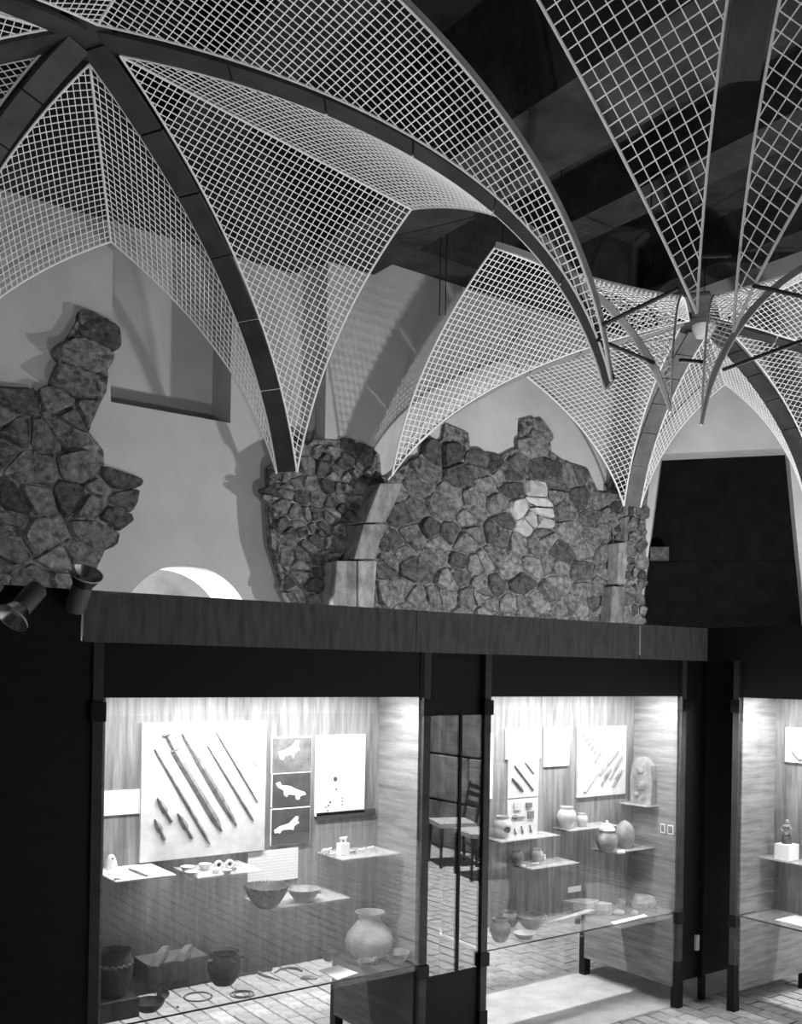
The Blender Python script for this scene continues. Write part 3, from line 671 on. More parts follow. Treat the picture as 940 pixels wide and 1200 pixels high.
blade('bronze_rapier', 'slender bronze blade with notched tang on the board', 'blade', (243, 874), (297, 962), [(0, 1.5), (.2, 3), (.7, 4), (.95, 4), (1, 1)], 'bronze', SY1, .008, gs)
blade('bronze_rapier', 'thinnest curved bronze blade on the board', 'blade', (253, 858), (302, 940), [(0, 1.5), (.2, 2.5), (.6, 3), (1, 1)], 'bronze', SY1, .008, gs)
blade('bronze_rapier', 'short pale blade in the corner of the board', 'blade', (280, 858), (301, 898), [(0, 2), (.4, 5), (.8, 4), (1, 1)], 'bronze_pale', SY1, .005, gs)
for p0, p1, l in (((184, 935), (201, 963), 'upper of three bronze spearheads on the linen board'), ((181, 960), (193, 984), 'lowest of three bronze spearheads on the linen board'), ((208, 953), (225, 982), 'bronze spearhead nearest the sword points')):
    blade('bronze_spearhead', l, 'spearhead', p0, p1, [(0, 1), (.25, 7), (.55, 8), (.68, 4), (1, 5)], 'bronze', SY1, .014, 'bronze spearheads on the linen board')
plate('label_plate', 'long white label plate beside the sword board', 'label', (112, 928), (165, 953), 'print', .008)
ph = 'figurine photographs beside the sword board'
def photo(label, tl, br, m, fig):
    Y = BY; th = .012; x0, x1, z0, z1 = rect(tl, br, Y - th); t = thing('photograph', label, 'photograph', ((x0 + x1) / 2, Y - th, z0), 0, ph)
    MB().box(x0, x1, Y - th, Y - .0005, z0, z1).build('mount', 'card', t)
    MB().box(x0 + .003, x1 - .002, Y - th - .0015, Y - th, z0 + .002, z1 - .006).build('print', m, t)
    MB().prism(poly_on(fig, Y - th - .0015), (0, -.0012, 0)).build('printed_figurine', 'figure', t)
photo('grey photograph of a clay animal, topmost of three', (319, 864), (365, 904), 'photo_grey', [(326, 881), (333, 879), (343, 873), (347, 867), (351, 868), (350, 875), (352, 878), (346, 882), (344, 889), (341, 884), (334, 886), (332, 891), (328, 889)])
photo('dark photograph of a ridged clay animal, middle of three', (319, 906), (364, 943), 'photo_dark', [(323, 918), (328, 916), (330, 920), (340, 921), (348, 925), (357, 928), (359, 931), (352, 933), (351, 937), (347, 937), (346, 932), (338, 931), (336, 934), (333, 932), (332, 926), (326, 923)])
photo('dark photograph of a long clay animal, lowest of three', (318, 948), (363, 987), 'photo_dark', [(321, 973), (328, 968), (338, 965), (343, 960), (347, 956), (350, 957), (349, 962), (351, 964), (345, 968), (344, 973), (340, 972), (331, 973), (328, 977), (325, 976), (322, 977)])
ch = thing('wall_chart', 'white chart with scattered dark spots next to the photographs', 'chart', tuple(onY(400, 952, BY)))
x0, x1, z0, z1 = rect((371, 862), (427, 952), BY - .012)
MB().box(x0, x1, BY - .012, BY - .0005, z0, z1).build('sheet', 'card', ch)
for cx_, cy_, r_ in ((393, 913, 3), (394, 925, 1.2), (402, 894, 1), (387, 940, 1.4), (385, 944, 1.2), (384, 950, 1), (382, 946, 1), (401, 935, .9), (401, 939, .9), (401, 943, .9)):
    c = onY(cx_, cy_, BY - .012); s = mpp(c) * r_
    MB().prism([c + Vector((s * math.cos(k * .785), 0, s * math.sin(k * .785))) for k in range(8)], (0, -.001, 0)).build('printed_spot', 'photo_dark', ch)
plate('chart_ledge', 'thin ledge under the white spotted chart', 'ledge', (371, 953), (440, 955), 'dark_shaded_veneer', .012)
plate('label_plate', 'white text plate above the two bowls', 'label', (291, 999), (349, 1029), 'print', .008)

# ---------------------------------------------------------------- shelves
def shelf(label, pa, pb, dep, m='glass', th=.006, under=True):
    """pa, pb: pixels of the back edge on the panel; returns the height of the upper face."""
    a, b = onY(*pa, BY), onY(*pb, BY); z = (a.z + b.z) / 2
    if isinstance(dep, tuple): dep = max(.08, min(.3, BY - onZ(*dep, z).y))
    t = thing('shelf', label, 'shelf', ((a.x + b.x) / 2, BY, z - th), 0, 'shelves in the showcases')
    MB().box(a.x, b.x, BY - dep, BY - .001, z - th, z).build('shelf_plate', m, t)
    for x in (a.x + .03, b.x - .05):
        mb = MB().box(x, x + .015, BY - dep * .5, BY - .001, z - th - .014, z - th); mb.build('bracket', 'steel', t)
    return z
sh1 = shelf('white covered shelf under the long label plate', (108, 1019), (176, 1011), (135, 1041), 'card')
sh2 = shelf('small glass shelf holding spindle whorls', (203, 1016), (278, 1008), (255, 1026), 'shelf_glass')
sh3 = shelf('glass shelf holding the two dark bowls', (287, 1052), (378, 1040), (340, 1062), 'shelf_glass')
sh4 = shelf('little shelf with a white block and clay animals', (372, 998), (438, 991), (405, 1007), 'shelf_glass')
# items standing on a surface: lathe forms
def stand(px, py, z): p = onZ(px, py, z); return p, mpp(p)
PR = {
 'pot': [(.0, 0), (.55, 0), (.75, .12), (.95, .4), (1, .6), (.93, .78), (.84, .9), (.95, 1), (.90, 1), (.79, .9), (.88, .75), (.93, .55), (.7, .12), (.0, .06)],
 'jar': [(.0, 0), (.45, 0), (.7, .08), (.93, .22), (1, .38), (.9, .54), (.62, .72), (.46, .82), (.46, .9), (.6, 1), (.56, 1), (.42, .9), (.42, .8), (.55, .7), (.85, .5), (.9, .3), (.6, .1), (0, .06)],
 'bowl': [(.0, 0), (.4, 0), (.62, .2), (.86, .6), (1, 1), (.95, 1), (.8, .6), (.55, .24), (0, .16)],
 'dish': [(.0, 0), (.55, 0), (.85, .5), (1, 1), (.95, 1), (.78, .5), (.5, .2), (0, .18)],
 'vase': [(.0, 0), (.5, 0), (.72, .12), (.96, .42), (1, .55), (.88, .74), (.66, .86), (.7, 1), (.64, 1), (.58, .86), (.8, .72), (.9, .5), (.6, .12), (0, .06)],
 'cone': [(.0, 0), (.9, 0), (1, .15), (.85, .5), (.55, .85), (.25, .98), (0, 1)],
 'round': [(.0, 0), (.6, 0), (.86, .18), (1, .42), (.94, .62), (.7, .82), (.4, .93), (.16, .97), (.1, 1), (0, 1)],
 'spool': [(.0, 0), (.9, 0), (1, .3), (.9, .75), (.45, 1), (.35, .9), (.3, .2), (0, .2)],
}
def pot(name, label, cat, px, py, z, wpx, hpx, prof, m, group=None, n=28, parts=None):
    p, s = stand(px, py, z + .0005); r_, h_ = wpx * s / 2, hpx * s
    p.y = max(min(p.y, BY - .004 - r_ * 1.03), FY + .014 + r_)
    lo_, hi_ = (C1X0, C1X1) if p.x < 3.2 else (C2X0, C2X1)
    p.x = max(min(p.x, hi_ - .022 - r_), lo_ + .022 + r_)
    mb = MB().lathe([(a * r_, b * h_) for a, b in PR[prof]], p, n, .012)
    if parts is None: return tag(mb.build(name, m, origin=p, smooth=True), label, cat, group), p, r_, h_
    t = thing(name, label, cat, tuple(p), 0, group); mb.build('body', m, t, smooth=True); return t, p, r_, h_
def rock(name, label, cat, p, sx, sy, sz, m, group=None, seed=0, rot=0, parent=None, top=.75):
    rr = random.Random(seed); n = 9; p = Vector(p); vv = []; c, s_ = math.cos(rot), math.sin(rot)
    rad = [rr.uniform(.8, 1.08) for _ in range(n)]
    for f, h_ in ((.92, 0), (1, .45), (top, 1)):
        for k in range(n):
            a = 2 * math.pi * k / n; x, y = sx * f * rad[k] * math.cos(a), sy * f * rad[k] * math.sin(a)
            vv.append(p + Vector((x * c - y * s_, x * s_ + y * c, sz * h_ * (rr.uniform(.85, 1.1) if h_ else 1))))
    ff = [tuple(range(n))[::-1], tuple(2 * n + k for k in range(n))] + [(j * n + k, j * n + (k + 1) % n, j * n + n + (k + 1) % n, j * n + n + k) for j in (0, 1) for k in range(n)]
    mb = MB().add(vv, ff)
    return mb.build(name, m, parent) if parent else solo(name, label, cat, mb, m, group)
def bar_item(name, label, cat, pts, r_, m, z, group=None, n=6):
    P = [onZ(x, y, z) + UP * (max(r_) if isinstance(r_, (list, tuple)) else r_) for x, y in pts]; return solo(name, label, cat, MB().tube(P, r_, n), m, group, True)
# shelf 1
c1, p, r_, h_ = pot('loom_weight', 'conical pale loom weight with a hole', 'loom weight', 130, 1018, sh1, 15, 17, 'cone', 'bone', parts=1)
MB().tube([p + Vector((0, -r_ * .9, h_ * .75)), p + Vector((0, -r_ * .3, h_ * .75))], .004, 8).build('hole', 'black', c1)
bar_item('flint_knife', 'dark flint blade lying on the white shelf', 'blade', [(151, 1020), (160, 1023), (173, 1028)], [.004, .006, .004], 'bronze', sh1)
for q_, l in (((130, 1025), 'pale flint flake beside the loom weight'), ((141, 1026), 'larger pale flint flake on the white shelf'), ((137, 1031), 'small dark pointed flake at the edge of the white shelf')):
    p, s = stand(*q_, sh1); rock('flint_flake', l, 'flake', p, .016, .01, .008, 'clay_mid' if 'dark' in l else 'bone', 'flint flakes on the white shelf', q_[0])
# shelf 2
for x, y, w_, h_, pr, l in ((220, 1021, 17, 6, 'dish', 'flat oval clay disc at the end of the whorl shelf'), (225, 1026, 17, 5, 'dish', 'flat clay disc in front on the whorl shelf'), (240, 1019, 15, 7, 'dish', 'thick round clay disc on the whorl shelf'), (253, 1023, 8, 6, 'spool', 'small plain spindle whorl'), (266, 1024, 12, 5, 'dish', 'low clay ring before the pierced whorls'), (274, 1020, 7, 5, 'spool', 'dark little spindle whorl at the shelf end')):
    pot('clay_disc' if 'disc' in l else 'spindle_whorl', l, 'clay disc' if 'disc' in l else 'whorl', x, y, sh2, w_, h_, pr, 'clay_mid' if 'dark' in l else 'bone', 'clay discs and whorls on the small shelf', 16)
for x, y, l in ((256, 1018, 'pierced upright whorl next to the thick disc'), (269, 1017, 'tallest pierced upright whorl on its shelf')):
    p, s = stand(x, y, sh2); t = thing('pierced_whorl', l, 'whorl', tuple(p), 0, 'clay discs and whorls on the small shelf')
    mb = MB(); c = p + UP * (4.5 * s)
    mb.tube([c + Vector((4 * s * math.cos(a), 0, 4 * s * math.sin(a))) - Vector((0, 0, 0)) for a in [2 * math.pi * k / 14 for k in range(15)]], 1.8 * s, 6, up=Y_); mb.build('ring', 'bone', t, smooth=True)
    MB().tube([c + Y_ * .004, c - Y_ * .002], 2.6 * s, 10).build('hole', 'black', t)
# shelf 3
t, p, r_, h_ = pot('wide_bowl', 'wide dark bowl with a notched rim on the shelf', 'bowl', 312, 1063, sh3, 52, 25, 'bowl', 'clay_dark', 'bowls on the shelf', 32, 1)
mb = MB()
for k in range(36):
    a = 2 * math.pi * k / 36; mb.tube([p + Vector((r_ * .99 * math.cos(a), r_ * .99 * math.sin(a), h_ * .95)), p + Vector((r_ * .99 * math.cos(a), r_ * .99 * math.sin(a), h_ * 1.03))], .006, 5)
mb.build('notched_rim', 'clay_dark', t)
t, p, r_, h_ = pot('small_bowl', 'smaller bowl with pale inside beside the wide bowl', 'bowl', 356, 1056, sh3, 38, 15, 'bowl', 'clay_mid', 'bowls on the shelf', 28, 1)
MB().tube([p + Vector((r_ * .9, -.01, h_ * .6)), p + Vector((r_ * 1.15, -.01, h_ * .55))], .006, 6).build('lug', 'clay_mid', t)
# shelf 4
p, s = stand(402, 1001, sh4)
t = thing('white_block', 'small white display block on the animal shelf', 'display block', tuple(p)); MB().obox(p + UP * 6.5 * s, X_, Y_, Z_, 6 * s, 5 * s, 6.5 * s).build('block', 'card', t)
t2 = thing('clay_figurine', 'tiny two legged clay figurine on the white block', 'figurine', tuple(p + UP * 13 * s))
c = p + UP * 13 * s
mb = MB()
for dx in (-3, 3): mb.tube([c + X_ * dx * s, c + X_ * dx * s * .9 + UP * 5 * s], 1.2 * s, 6)
mb.build('legs', 'bone', t2, smooth=True)
MB().tube([c + X_ * -5 * s + UP * 6 * s, c + UP * 5.6 * s, c + X_ * 5 * s + UP * 6.2 * s], [1 * s, 1.7 * s, 1.3 * s], 6).build('body', 'bone', t2, smooth=True)
def beast(px, py, z, L, label, m='bone'):
    p, s = stand(px, py, z); t = thing('clay_animal', label, 'figurine', tuple(p), 0, 'clay animals on the little shelf'); L *= s
    MB().tube([p + Vector((-L * .5, 0, L * .36)), p + Vector((-L * .2, 0, L * .4)), p + Vector((L * .25, 0, L * .4)), p + Vector((L * .5, 0, L * .52))], [L * .09, L * .16, L * .15, L * .08], 8).build('body', m, t, smooth=True)
    for dx in (-.3, .28):
        for dy in (-.09, .09): MB().tube([p + Vector((dx * L, dy * L, 0)), p + Vector((dx * L, dy * L * .8, L * .36))], [L * .05, L * .07], 6).build('leg', m, t)
beast(383, 1001, sh4, 13, 'larger clay animal at the end of the little shelf')
beast(390, 1004, sh4, 9, 'clay animal in front of the larger one')
beast(414, 1001, sh4, 8, 'dark clay animal next to the white block', 'clay_mid')
beast(424, 999, sh4, 9, 'clay animal with raised head on the little shelf')
beast(434, 997, sh4, 9, 'clay animal standing at the bracket end of the shelf')
# wooden box shelf with two axes
za = onY(158, 1118, BY).z
a, b = onY(158, 1118, BY), onY(226, 1112, BY); zb_ = (a.z + b.z) / 2
t = thing('box_shelf', 'low veneered box shelf carrying two stone axes', 'shelf', ((a.x + b.x) / 2, BY, zb_ - .07)); MB().box(a.x, b.x, BY - .16, BY - .001, zb_ - .09, zb_ - .012).build('box', 'veneer_v', t); MB().box(a.x - .004, b.x + .004, BY - .166, BY - .001, zb_ - .012, zb_).build('lid_board', 'veneer_h', t)
for x0, y0, x1, y1, l in ((180, 1133, 196, 1113, 'longer stone axe leaning on the box shelf'), (209, 1127, 223, 1112, 'shorter stone axe on the box shelf')):
    a, b = onZ(x0, y0, zb_ + .002), onZ(x1, y1 + 6, zb_ + .002); b = b + UP * .03; d = (b - a).normalized(); n = d.cross(UP).normalized(); up = n.cross(d)
    mb = MB(); vv = []
    for f, hw, ht in ((0, .020, .003), (.3, .024, .02), (.8, .017, .024), (1, .012, .014)):
        c = a.lerp(b, f) + UP * ht * .5
        vv += [c - n * hw - up * ht * .45, c + n * hw - up * ht * .45, c + n * hw * .8 + up * ht * .5, c - n * hw * .8 + up * ht * .5]
    mb.add(vv, [(4 * i + k, 4 * i + (k + 1) % 4, 4 * i + 4 + (k + 1) % 4, 4 * i + 4 + k) for i in range(3) for k in range(4)] + [(0, 1, 2, 3), (12, 13, 14, 15)])
    solo('stone_axe', l, 'axe', mb, 'clay_mid', 'stone axes on the box shelf')
# on the glass floor of showcase 1
Z1 = ZF
p, s = stand(133, 1190, Z1); hb = 22 * s
solo('dark_block', 'dark display block under the rope banded pot', 'display block', MB().obox(p + UP * (hb / 2 + .0005), X_, Y_, Z_, .085, .075, hb / 2), 'clay_dark')
t, p, r_, h_ = pot('banded_pot', 'big dark pot with a rope band on the block', 'pot', 133, 1166, Z1 + hb + .001, 44, 53, 'pot', 'clay_dark', None, 32, 1)
mb = MB()
for k in range(40):
    a = 2 * math.pi * k / 40; rr_ = r_ * .965; mb.tube([p + Vector((rr_ * math.cos(a), rr_ * math.sin(a), h_ * (.70 + (.012 if k % 2 else -.012)))), p + Vector((rr_ * math.cos(a + .12), rr_ * math.sin(a + .12), h_ * (.70 + (.03 if k % 2 else 0))))], .0065, 5)
mb.build('rope_band', 'clay_mid', t, smooth=True)
t, p, r_, h_ = pot('lug_pot', 'dark pot with three lugs on the glass floor', 'pot', 262, 1153, Z1, 39, 39, 'pot', 'clay_dark', None, 30, 1)
for a in (-.25, math.pi + .2, -1.5): MB().tube([p + Vector((r_ * .9 * math.cos(a), r_ * .9 * math.sin(a), h_ * .78)), p + Vector((r_ * 1.2 * math.cos(a), r_ * 1.2 * math.sin(a), h_ * .8))], [.010, .006], 7).build('lug', 'clay_mid', t, smooth=True)
t, p, r_, h_ = pot('shallow_bowl', 'shallow bowl with an upturned scoop behind', 'bowl', 174, 1184, Z1, 38, 11, 'dish', 'clay_dark', None, 26)
p, s = stand(190, 1172, Z1); t = thing('clay_scoop', 'little round scoop propped against the shallow bowl', 'scoop', tuple(p)); 
mb = MB().lathe([(0, 0), (5 * s, .5 * s), (7 * s, 4 * s), (7.2 * s, 8 * s), (6.4 * s, 8 * s), (5.6 * s, 4 * s), (0, 1.4 * s)], (0, 0, 0), 20)
Mr = Matrix.Translation(p + UP * 7.2 * s) @ Matrix.Rotation(R(50), 4, Vector((1, .5, 0))) @ Matrix.Translation((0, 0, -4 * s)); mb.v = [Mr @ q for q in mb.v]; mb.build('cup', 'clay_mid', t, smooth=True)
def ring_item(label, px, py, w_, th, z, extra=False, m='bronze'):
    p, s = stand(px, py, z); r_ = w_ * s / 2; t = thing('bronze_ring', label, 'ring', tuple(p), 0, 'bronze rings on the glass floor')
    MB().tube([p + Vector((r_ * math.cos(a), r_ * math.sin(a), th)) for a in [2 * math.pi * k / 32 for k in range(33)]], th, 6, cap=False).build('ring', m, t, smooth=True)
    if extra: MB().tube([p + Vector((r_ * .68 * math.cos(a), r_ * .68 * math.sin(a), th)) for a in [2 * math.pi * k / 32 for k in range(33)]], th, 6, cap=False).build('inner_ring', m, t, smooth=True)
ring_item('open bronze neck ring lying on the glass floor', 232, 1169, 32, .0035, Z1)
ring_item('double bronze arm ring beside the lug pot', 284, 1166, 27, .0035, Z1, True)
p, s = stand(139, 1192, Z1); rock('clay_shard', 'small clay shard before the dark block', 'shard', p, .03, .02, .018, 'clay_pale', None, 4)
p, s = stand(208, 1181, Z1); rock('clay_shard', 'tiny dark shard behind the neck ring', 'shard', p, .008, .008, .006, 'clay_dark', None, 9)
bar_item('bone_pin', 'white bone pin with a knobbed head', 'pin', [(303, 1143), (308, 1146), (318, 1149), (328, 1152)], [.012, .007, .005, .003], 'bone', Z1)
bar_item('bronze_sickle', 'curved bronze sickle on the glass floor', 'sickle', [(322, 1142), (328, 1138), (338, 1136), (348, 1137), (354, 1140)], [.004, .006, .007, .008, .006], 'bronze_pale', Z1)
p, s = stand(362, 1147, Z1); rock('bronze_axe_head', 'flat bronze axe head near the sickle', 'axe head', p, .05, .022, .012, 'bronze_pale', None, 12, -.5)
def sheet(label, quad, z, th=.004, m='card', name='label_card', cat='label'):
    P = [onZ(x, y, z + .0005) for x, y in quad]; return solo(name, label, cat, MB().prism(P, (0, 0, th)), m)
sheet('white label card lying before the big jar', [(374, 1138), (396, 1132), (420, 1141), (396, 1149)], Z1)
pot('big_jar', 'big pale jar with a narrow neck and flared rim', 'jar', 424, 1119, Z1, 57, 54, 'jar', 'clay_pale', None, 40)
pot('tiny_bowl', 'tiny footed bowl before the big jar', 'bowl', 385, 1126, Z1, 18, 11, 'bowl', 'clay_mid', None, 22)
t, p, r_, h_ = pot('handled_cup', 'small cup with a ring handle near the big jar', 'cup', 429, 1138, Z1, 20, 13, 'bowl', 'clay_mid', None, 24, 1)
MB().tube([p + Vector((r_ * .9 + .016 + .018 * math.cos(a), 0, h_ * .75 + .018 * math.sin(a))) for a in [2 * math.pi * k / 14 for k in range(15)]], .004, 6, up=Y_).build('handle', 'clay_mid', t, smooth=True)
t, p, r_, h_ = pot('spouted_bowl', 'spouted bowl at the end panel beside the big jar', 'bowl', 468, 1130, Z1, 30, 14, 'bowl', 'clay_mid', None, 26, 1)
MB().tube([p + Vector((r_ * .9, -.005, h_ * .85)), p + Vector((r_ * 1.25, -.008, h_ * 1.0))], [.008, .003], 6).build('spout', 'clay_mid', t, smooth=True)

# ---------------------------------------------------------------- showcase 2
plate('label_plate', 'wide white plate above the pin board', 'label', (594, 854), (634, 888), 'card', .014)
plate('label_plate', 'square white plate next to the wide one', 'label', (639, 852), (667, 897), 'card', .012)
plate('label_plate', 'narrow tall white plate beside the door post', 'label', (574, 860), (577, 936), 'card', .01)
plate('pin_board', 'linen board with three bronze pins', 'board', (596, 889), (631, 934), 'linen', .012)
plate('jewel_board', 'linen board with small bronze ornaments', 'board', (595, 936), (630, 981), 'linen', .012)
plate('spear_board', 'linen board with a long diagonal spear', 'board', (678, 852), (733, 930), 'linen', .014)
SB = BY - .0145
gp = 'bronze pieces on the pin board'
blade('bronze_pin', 'longest bronze pin crossing the pin board', 'pin', (603, 897), (625, 926), [(0, 2.5), (.1, 4), (.5, 2.5), (.9, 3), (1, 5)], 'bronze', SB, .008, gp)
blade('bronze_pin', 'fine curved bronze pin in the corner of the board', 'pin', (615, 893), (626, 907), [(0, 1), (.5, 3), (1, 2)], 'bronze', SB, .006, gp)
blade('bronze_clasp', 'stout bronze clasp low on the pin board', 'clasp', (600, 912), (613, 927), [(0, 2), (.4, 5), (.8, 6), (1, 3)], 'bronze', SB, .01, gp)
gj = 'bronze ornaments on the jewel board'
for i, (x, y) in enumerate(((604, 971), (612, 968), (622, 967))):
    blade('bronze_hook', ('bronze hook at the edge of the jewel board', 'bronze hook in the middle of its row', 'largest bronze hook on the jewel board')[i], 'hook', (x - 1, y), (x + 1, y + 9 + i), [(0, 2), (.4, 2), (.7, 5), (1, 3)], 'bronze', SB, .006, gj)
for (x0, y0, x1, y1, l, m) in ((617, 941, 624, 946, 'upper square bronze plaque', 'bronze'), (619, 951, 626, 959, 'lower larger bronze plaque', 'bronze'), (603, 941, 611, 949, 'pale square plaque', 'bronze_pale')):
    plate('bronze_plaque', l + ' on the jewel board', 'plaque', (x0, y0), (x1, y1), m, .008, BY - .012, gj)
blade('bronze_fibula', 'bronze brooch lying across the jewel board', 'brooch', (600, 958), (615, 957), [(0, 3), (.25, 7), (.5, 2), (1, 1.5)], 'bronze', SB, .008, gj)
gq = 'weapons on the spear board'
blade('bronze_spear', 'long diagonal bronze spear on its board', 'spear', (685, 928), (731, 856), [(0, 5), (.04, 5), (.3, 4), (.6, 3), (1, 1.5)], 'bronze_pale', SB - .002, .012, gq)
for p0, p1, w_, l in (((703, 908), (725, 880), 4, 'pale lance head beside the long spear'), ((705, 920), (716, 901), 6, 'broad leaf shaped lance head'), ((715, 913), (729, 886), 5, 'longest dark lance head under the spear'), ((718, 922), (729, 902), 6, 'short dark lance head in the corner'), ((697, 895), (705, 880), 3, 'little dart above the long spear')):
    blade('lance_head', l, 'lance head', p0, p1, [(0, 2), (.3, 2.5), (.45, w_), (.7, w_ * .8), (1, 1)], 'bronze', SB - .002, .01, gq)
for k in range(5):
    x, y = 685 + k * 3.2, 862 + k * 4.6
    blade('arrow_head', ('topmost tiny arrowhead of the slanting row', 'second tiny arrowhead down the slanting row', 'middle tiny arrowhead of the slanting row', 'fourth tiny arrowhead down the slanting row', 'lowest tiny arrowhead of the slanting row')[k], 'arrowhead', (x - 1.5, y + 3), (x + 2, y - 3), [(0, 1.5), (.4, 3), (1, 1)], 'bronze', SB - .002, .006, 'row of arrowheads on the spear board')
s5 = shelf('shelf with the dented pale pot beside the jewel board', (566, 981), (634, 974), (600, 985), 'shelf_glass')
s6 = shelf('glass shelf holding two pale vases', (648, 969), (703, 963), (680, 972), 'shelf_glass')
s7 = shelf('dark shelf holding the lidded pot', (693, 994), (742, 987), (722, 999), 'shelf_glass')
t, p, r_, h_ = pot('dented_pot', 'pale pot with a dark hole in its side', 'pot', 583, 980, s5, 22, 25, 'vase', 'clay_pale', None, 26, 1)
MB().tube([p + Vector((-.012, -r_ * .98, h_ * .42)), p + Vector((-.010, -r_ * .80, h_ * .42))], .019, 10).build('hole', 'clay_dark', t)
pot('pale_vase', 'larger pale vase on the glass shelf', 'vase', 664, 970, s6, 23, 25, 'vase', 'clay_pale', 'pale vases', 28)
pot('pale_vase', 'smaller pale vase beside the larger one', 'vase', 682, 968, s6, 14, 15, 'vase', 'clay_pale', 'pale vases', 24)
t, p, r_, h_ = pot('lidded_pot', 'dark round pot with a pale cone lid', 'pot', 711, 998, s7, 27, 26, 'vase', 'clay_mid', None, 28, 1)
lid = MB().lathe([(0, 0), (r_ * .72, 0), (r_ * .66, h_ * .08), (r_ * .3, h_ * .28), (r_ * .12, h_ * .3), (r_ * .14, h_ * .4), (0, h_ * .42)], p + UP * h_ * .985, 24).build('lid', 'bone', t, smooth=True)
pot('round_pot', 'round pot closed to a pointed top', 'pot', 732, 993, s7, 24, 32, 'round', 'clay_mid', None, 28)
p, s = stand(728, 1000, s7); rock('clay_shard', 'pale shard before the round pot', 'shard', p, .04, .02, .02, 'bone', None, 31)
zp = shelf('small dark shelf with two little jars', (597, 1012), (652, 1004), (620, 1019), 'shelf_glass')
pot('little_jar', 'little jar with dark mouth on the dark shelf', 'jar', 606, 1013, zp, 17, 17, 'vase', 'clay_mid', 'little jars on the dark shelf', 24)
pot('little_jar', 'paler little jar behind on the dark shelf', 'jar', 620, 1007, zp, 14, 15, 'vase', 'clay_pale', 'little jars on the dark shelf', 24)
for x, y, w_, l in ((613, 1016, .02, 'flat pale shard before the little jars'), (628, 1013, .032, 'long pale shard on the dark shelf'), (636, 1007, .016, 'upright shard at the far end of the dark shelf')):
    p, s = stand(x, y, zp); p.y = min(p.y, BY - .02); rock('clay_shard', l, 'shard', p + UP * .0005, w_, .015, .012 if w_ > .018 else .03, 'bone', 'shards on the dark shelf', x)
plate('number_tag', 'small white tag low on the veneer', 'label', (666, 1040), (681, 1044), 'card', .004)
pot('squat_jar', 'squat jar standing behind another by the door post', 'jar', 581, 1080, Z1, 20, 18, 'vase', 'clay_pale', 'squat jars by the door post', 26)
pot('squat_jar', 'squat jar in front by the door post', 'jar', 586, 1103, Z1, 25, 27, 'vase', 'clay_mid', 'squat jars by the door post', 28)
pot('footed_bowl', 'open clay bowl behind the small dish', 'bowl', 623, 1088, Z1, 36, 15, 'bowl', 'clay_mid', None, 30)
pot('small_dish', 'small flat dish before the open clay bowl', 'dish', 618, 1101, Z1, 26, 7, 'dish', 'clay_pale', None, 24)
p, s = stand(575, 1098, Z1)
# iron blade on a stand
kb = thing('iron_knife', 'long iron blade resting on a small dark stand', 'blade', tuple(onZ(676, 1080, Z1)))
pa, pb, pc_ = onZ(642, 1084, Z1) + UP * .012, onZ(676, 1079, Z1) + UP * .035, onZ(706, 1066, Z1) + UP * .02
d = (pc_ - pa).normalized(); n = UP.cross(d).normalized(); vv = []
for c, hw in ((pa, .004), (pa.lerp(pb, .6), .016), (pb, .02), (pb.lerp(pc_, .6), .026), (pc_, .012)): vv += [c - n * hw, c + n * hw, c + n * hw + UP * .006, c - n * hw + UP * .006]
MB().add(vv, [(4 * i + k, 4 * i + (k + 1) % 4, 4 * i + 4 + (k + 1) % 4, 4 * i + 4 + k) for i in range(4) for k in range(4)] + [(0, 1, 2, 3), (16, 17, 18, 19)]).build('blade', 'bronze_pale', kb)
rock('stand', None, None, onZ(677, 1083, Z1), .022, .018, .034, 'clay_dark', None, 3, parent=kb)
gs2 = 'stone fragments on the glass floor'
p, s = stand(683, 1070, Z1); rock('stone_slab', 'long broken stone slab with a rough edge', 'stone slab', p + Y_ * .02, .14, .075, .075, 'slab_stone', gs2, 41, -.5, top=.92)
p, s = stand(708, 1071, Z1); rock('stone_slab', 'shorter broken slab leaning on the long one', 'stone slab', p, .07, .055, .07, 'slab_stone', gs2, 43, -.4, top=.9)
p, s = stand(752, 1063, Z1); rock('stone_slab', 'wedge shaped slab close to the end panel', 'stone slab', p + X_ * .02, .10, .07, .07, 'slab_stone', gs2, 45, -.5, top=.85)
p, s = stand(725, 1071, Z1); rock('stone_fragment', 'small flat stone fragment between the slabs', 'stone', p, .05, .03, .022, 'slab_stone', gs2, 47, -.3)
p, s = stand(727, 1060, Z1); rock('stone_fragment', 'round stone fragment behind the flat one', 'stone', p, .03, .03, .04, 'slab_stone', gs2, 48, -.3)
p, s = stand(744, 1071, Z1); rock('stone_fragment', 'smallest stone fragment by the wedge slab', 'stone', p, .028, .018, .02, 'slab_stone', gs2, 49, -.3)
sheet('narrow white card lying before the fragments', [(716, 1081), (755, 1072), (759, 1074), (720, 1084)], Z1)
# relief stone on a small ledge in the corner, cards on the end panel
xr = C2X1 - .018
a = onX(770, 943, xr); zl = a.z
solo('relief_ledge', 'glass ledge at the end panel under the carved stone', 'ledge', MB().box(xr - .13, xr - .001, BY - .22, BY - .002, zl - .006, zl), 'shelf_glass')
cs_ = thing('carved_stone', 'upright carved stone with a rounded top', 'carving', (xr - .06, BY - .11, zl))
pts = [Vector((xr - .055, BY - .11 + (y), zl + .0005 + z)) for y, z in ((-.085, 0), (.085, 0), (.09, .16), (.075, .25), (.03, .30), (-.03, .30), (-.075, .25), (-.09, .16))]
MB().prism(pts, (.05, 0, 0)).build('slab', 'clay_mid', cs_)
for y, z, sz in ((0, .22, .035), (.0, .12, .05), (-.03, .05, .03), (.035, .06, .03)): rock('relief', None, None, Vector((xr - .055, BY - .11 + y, zl + z - sz * .5)), .02, sz * .8, sz, 'clay_mid', None, int(z * 100), parent=cs_)
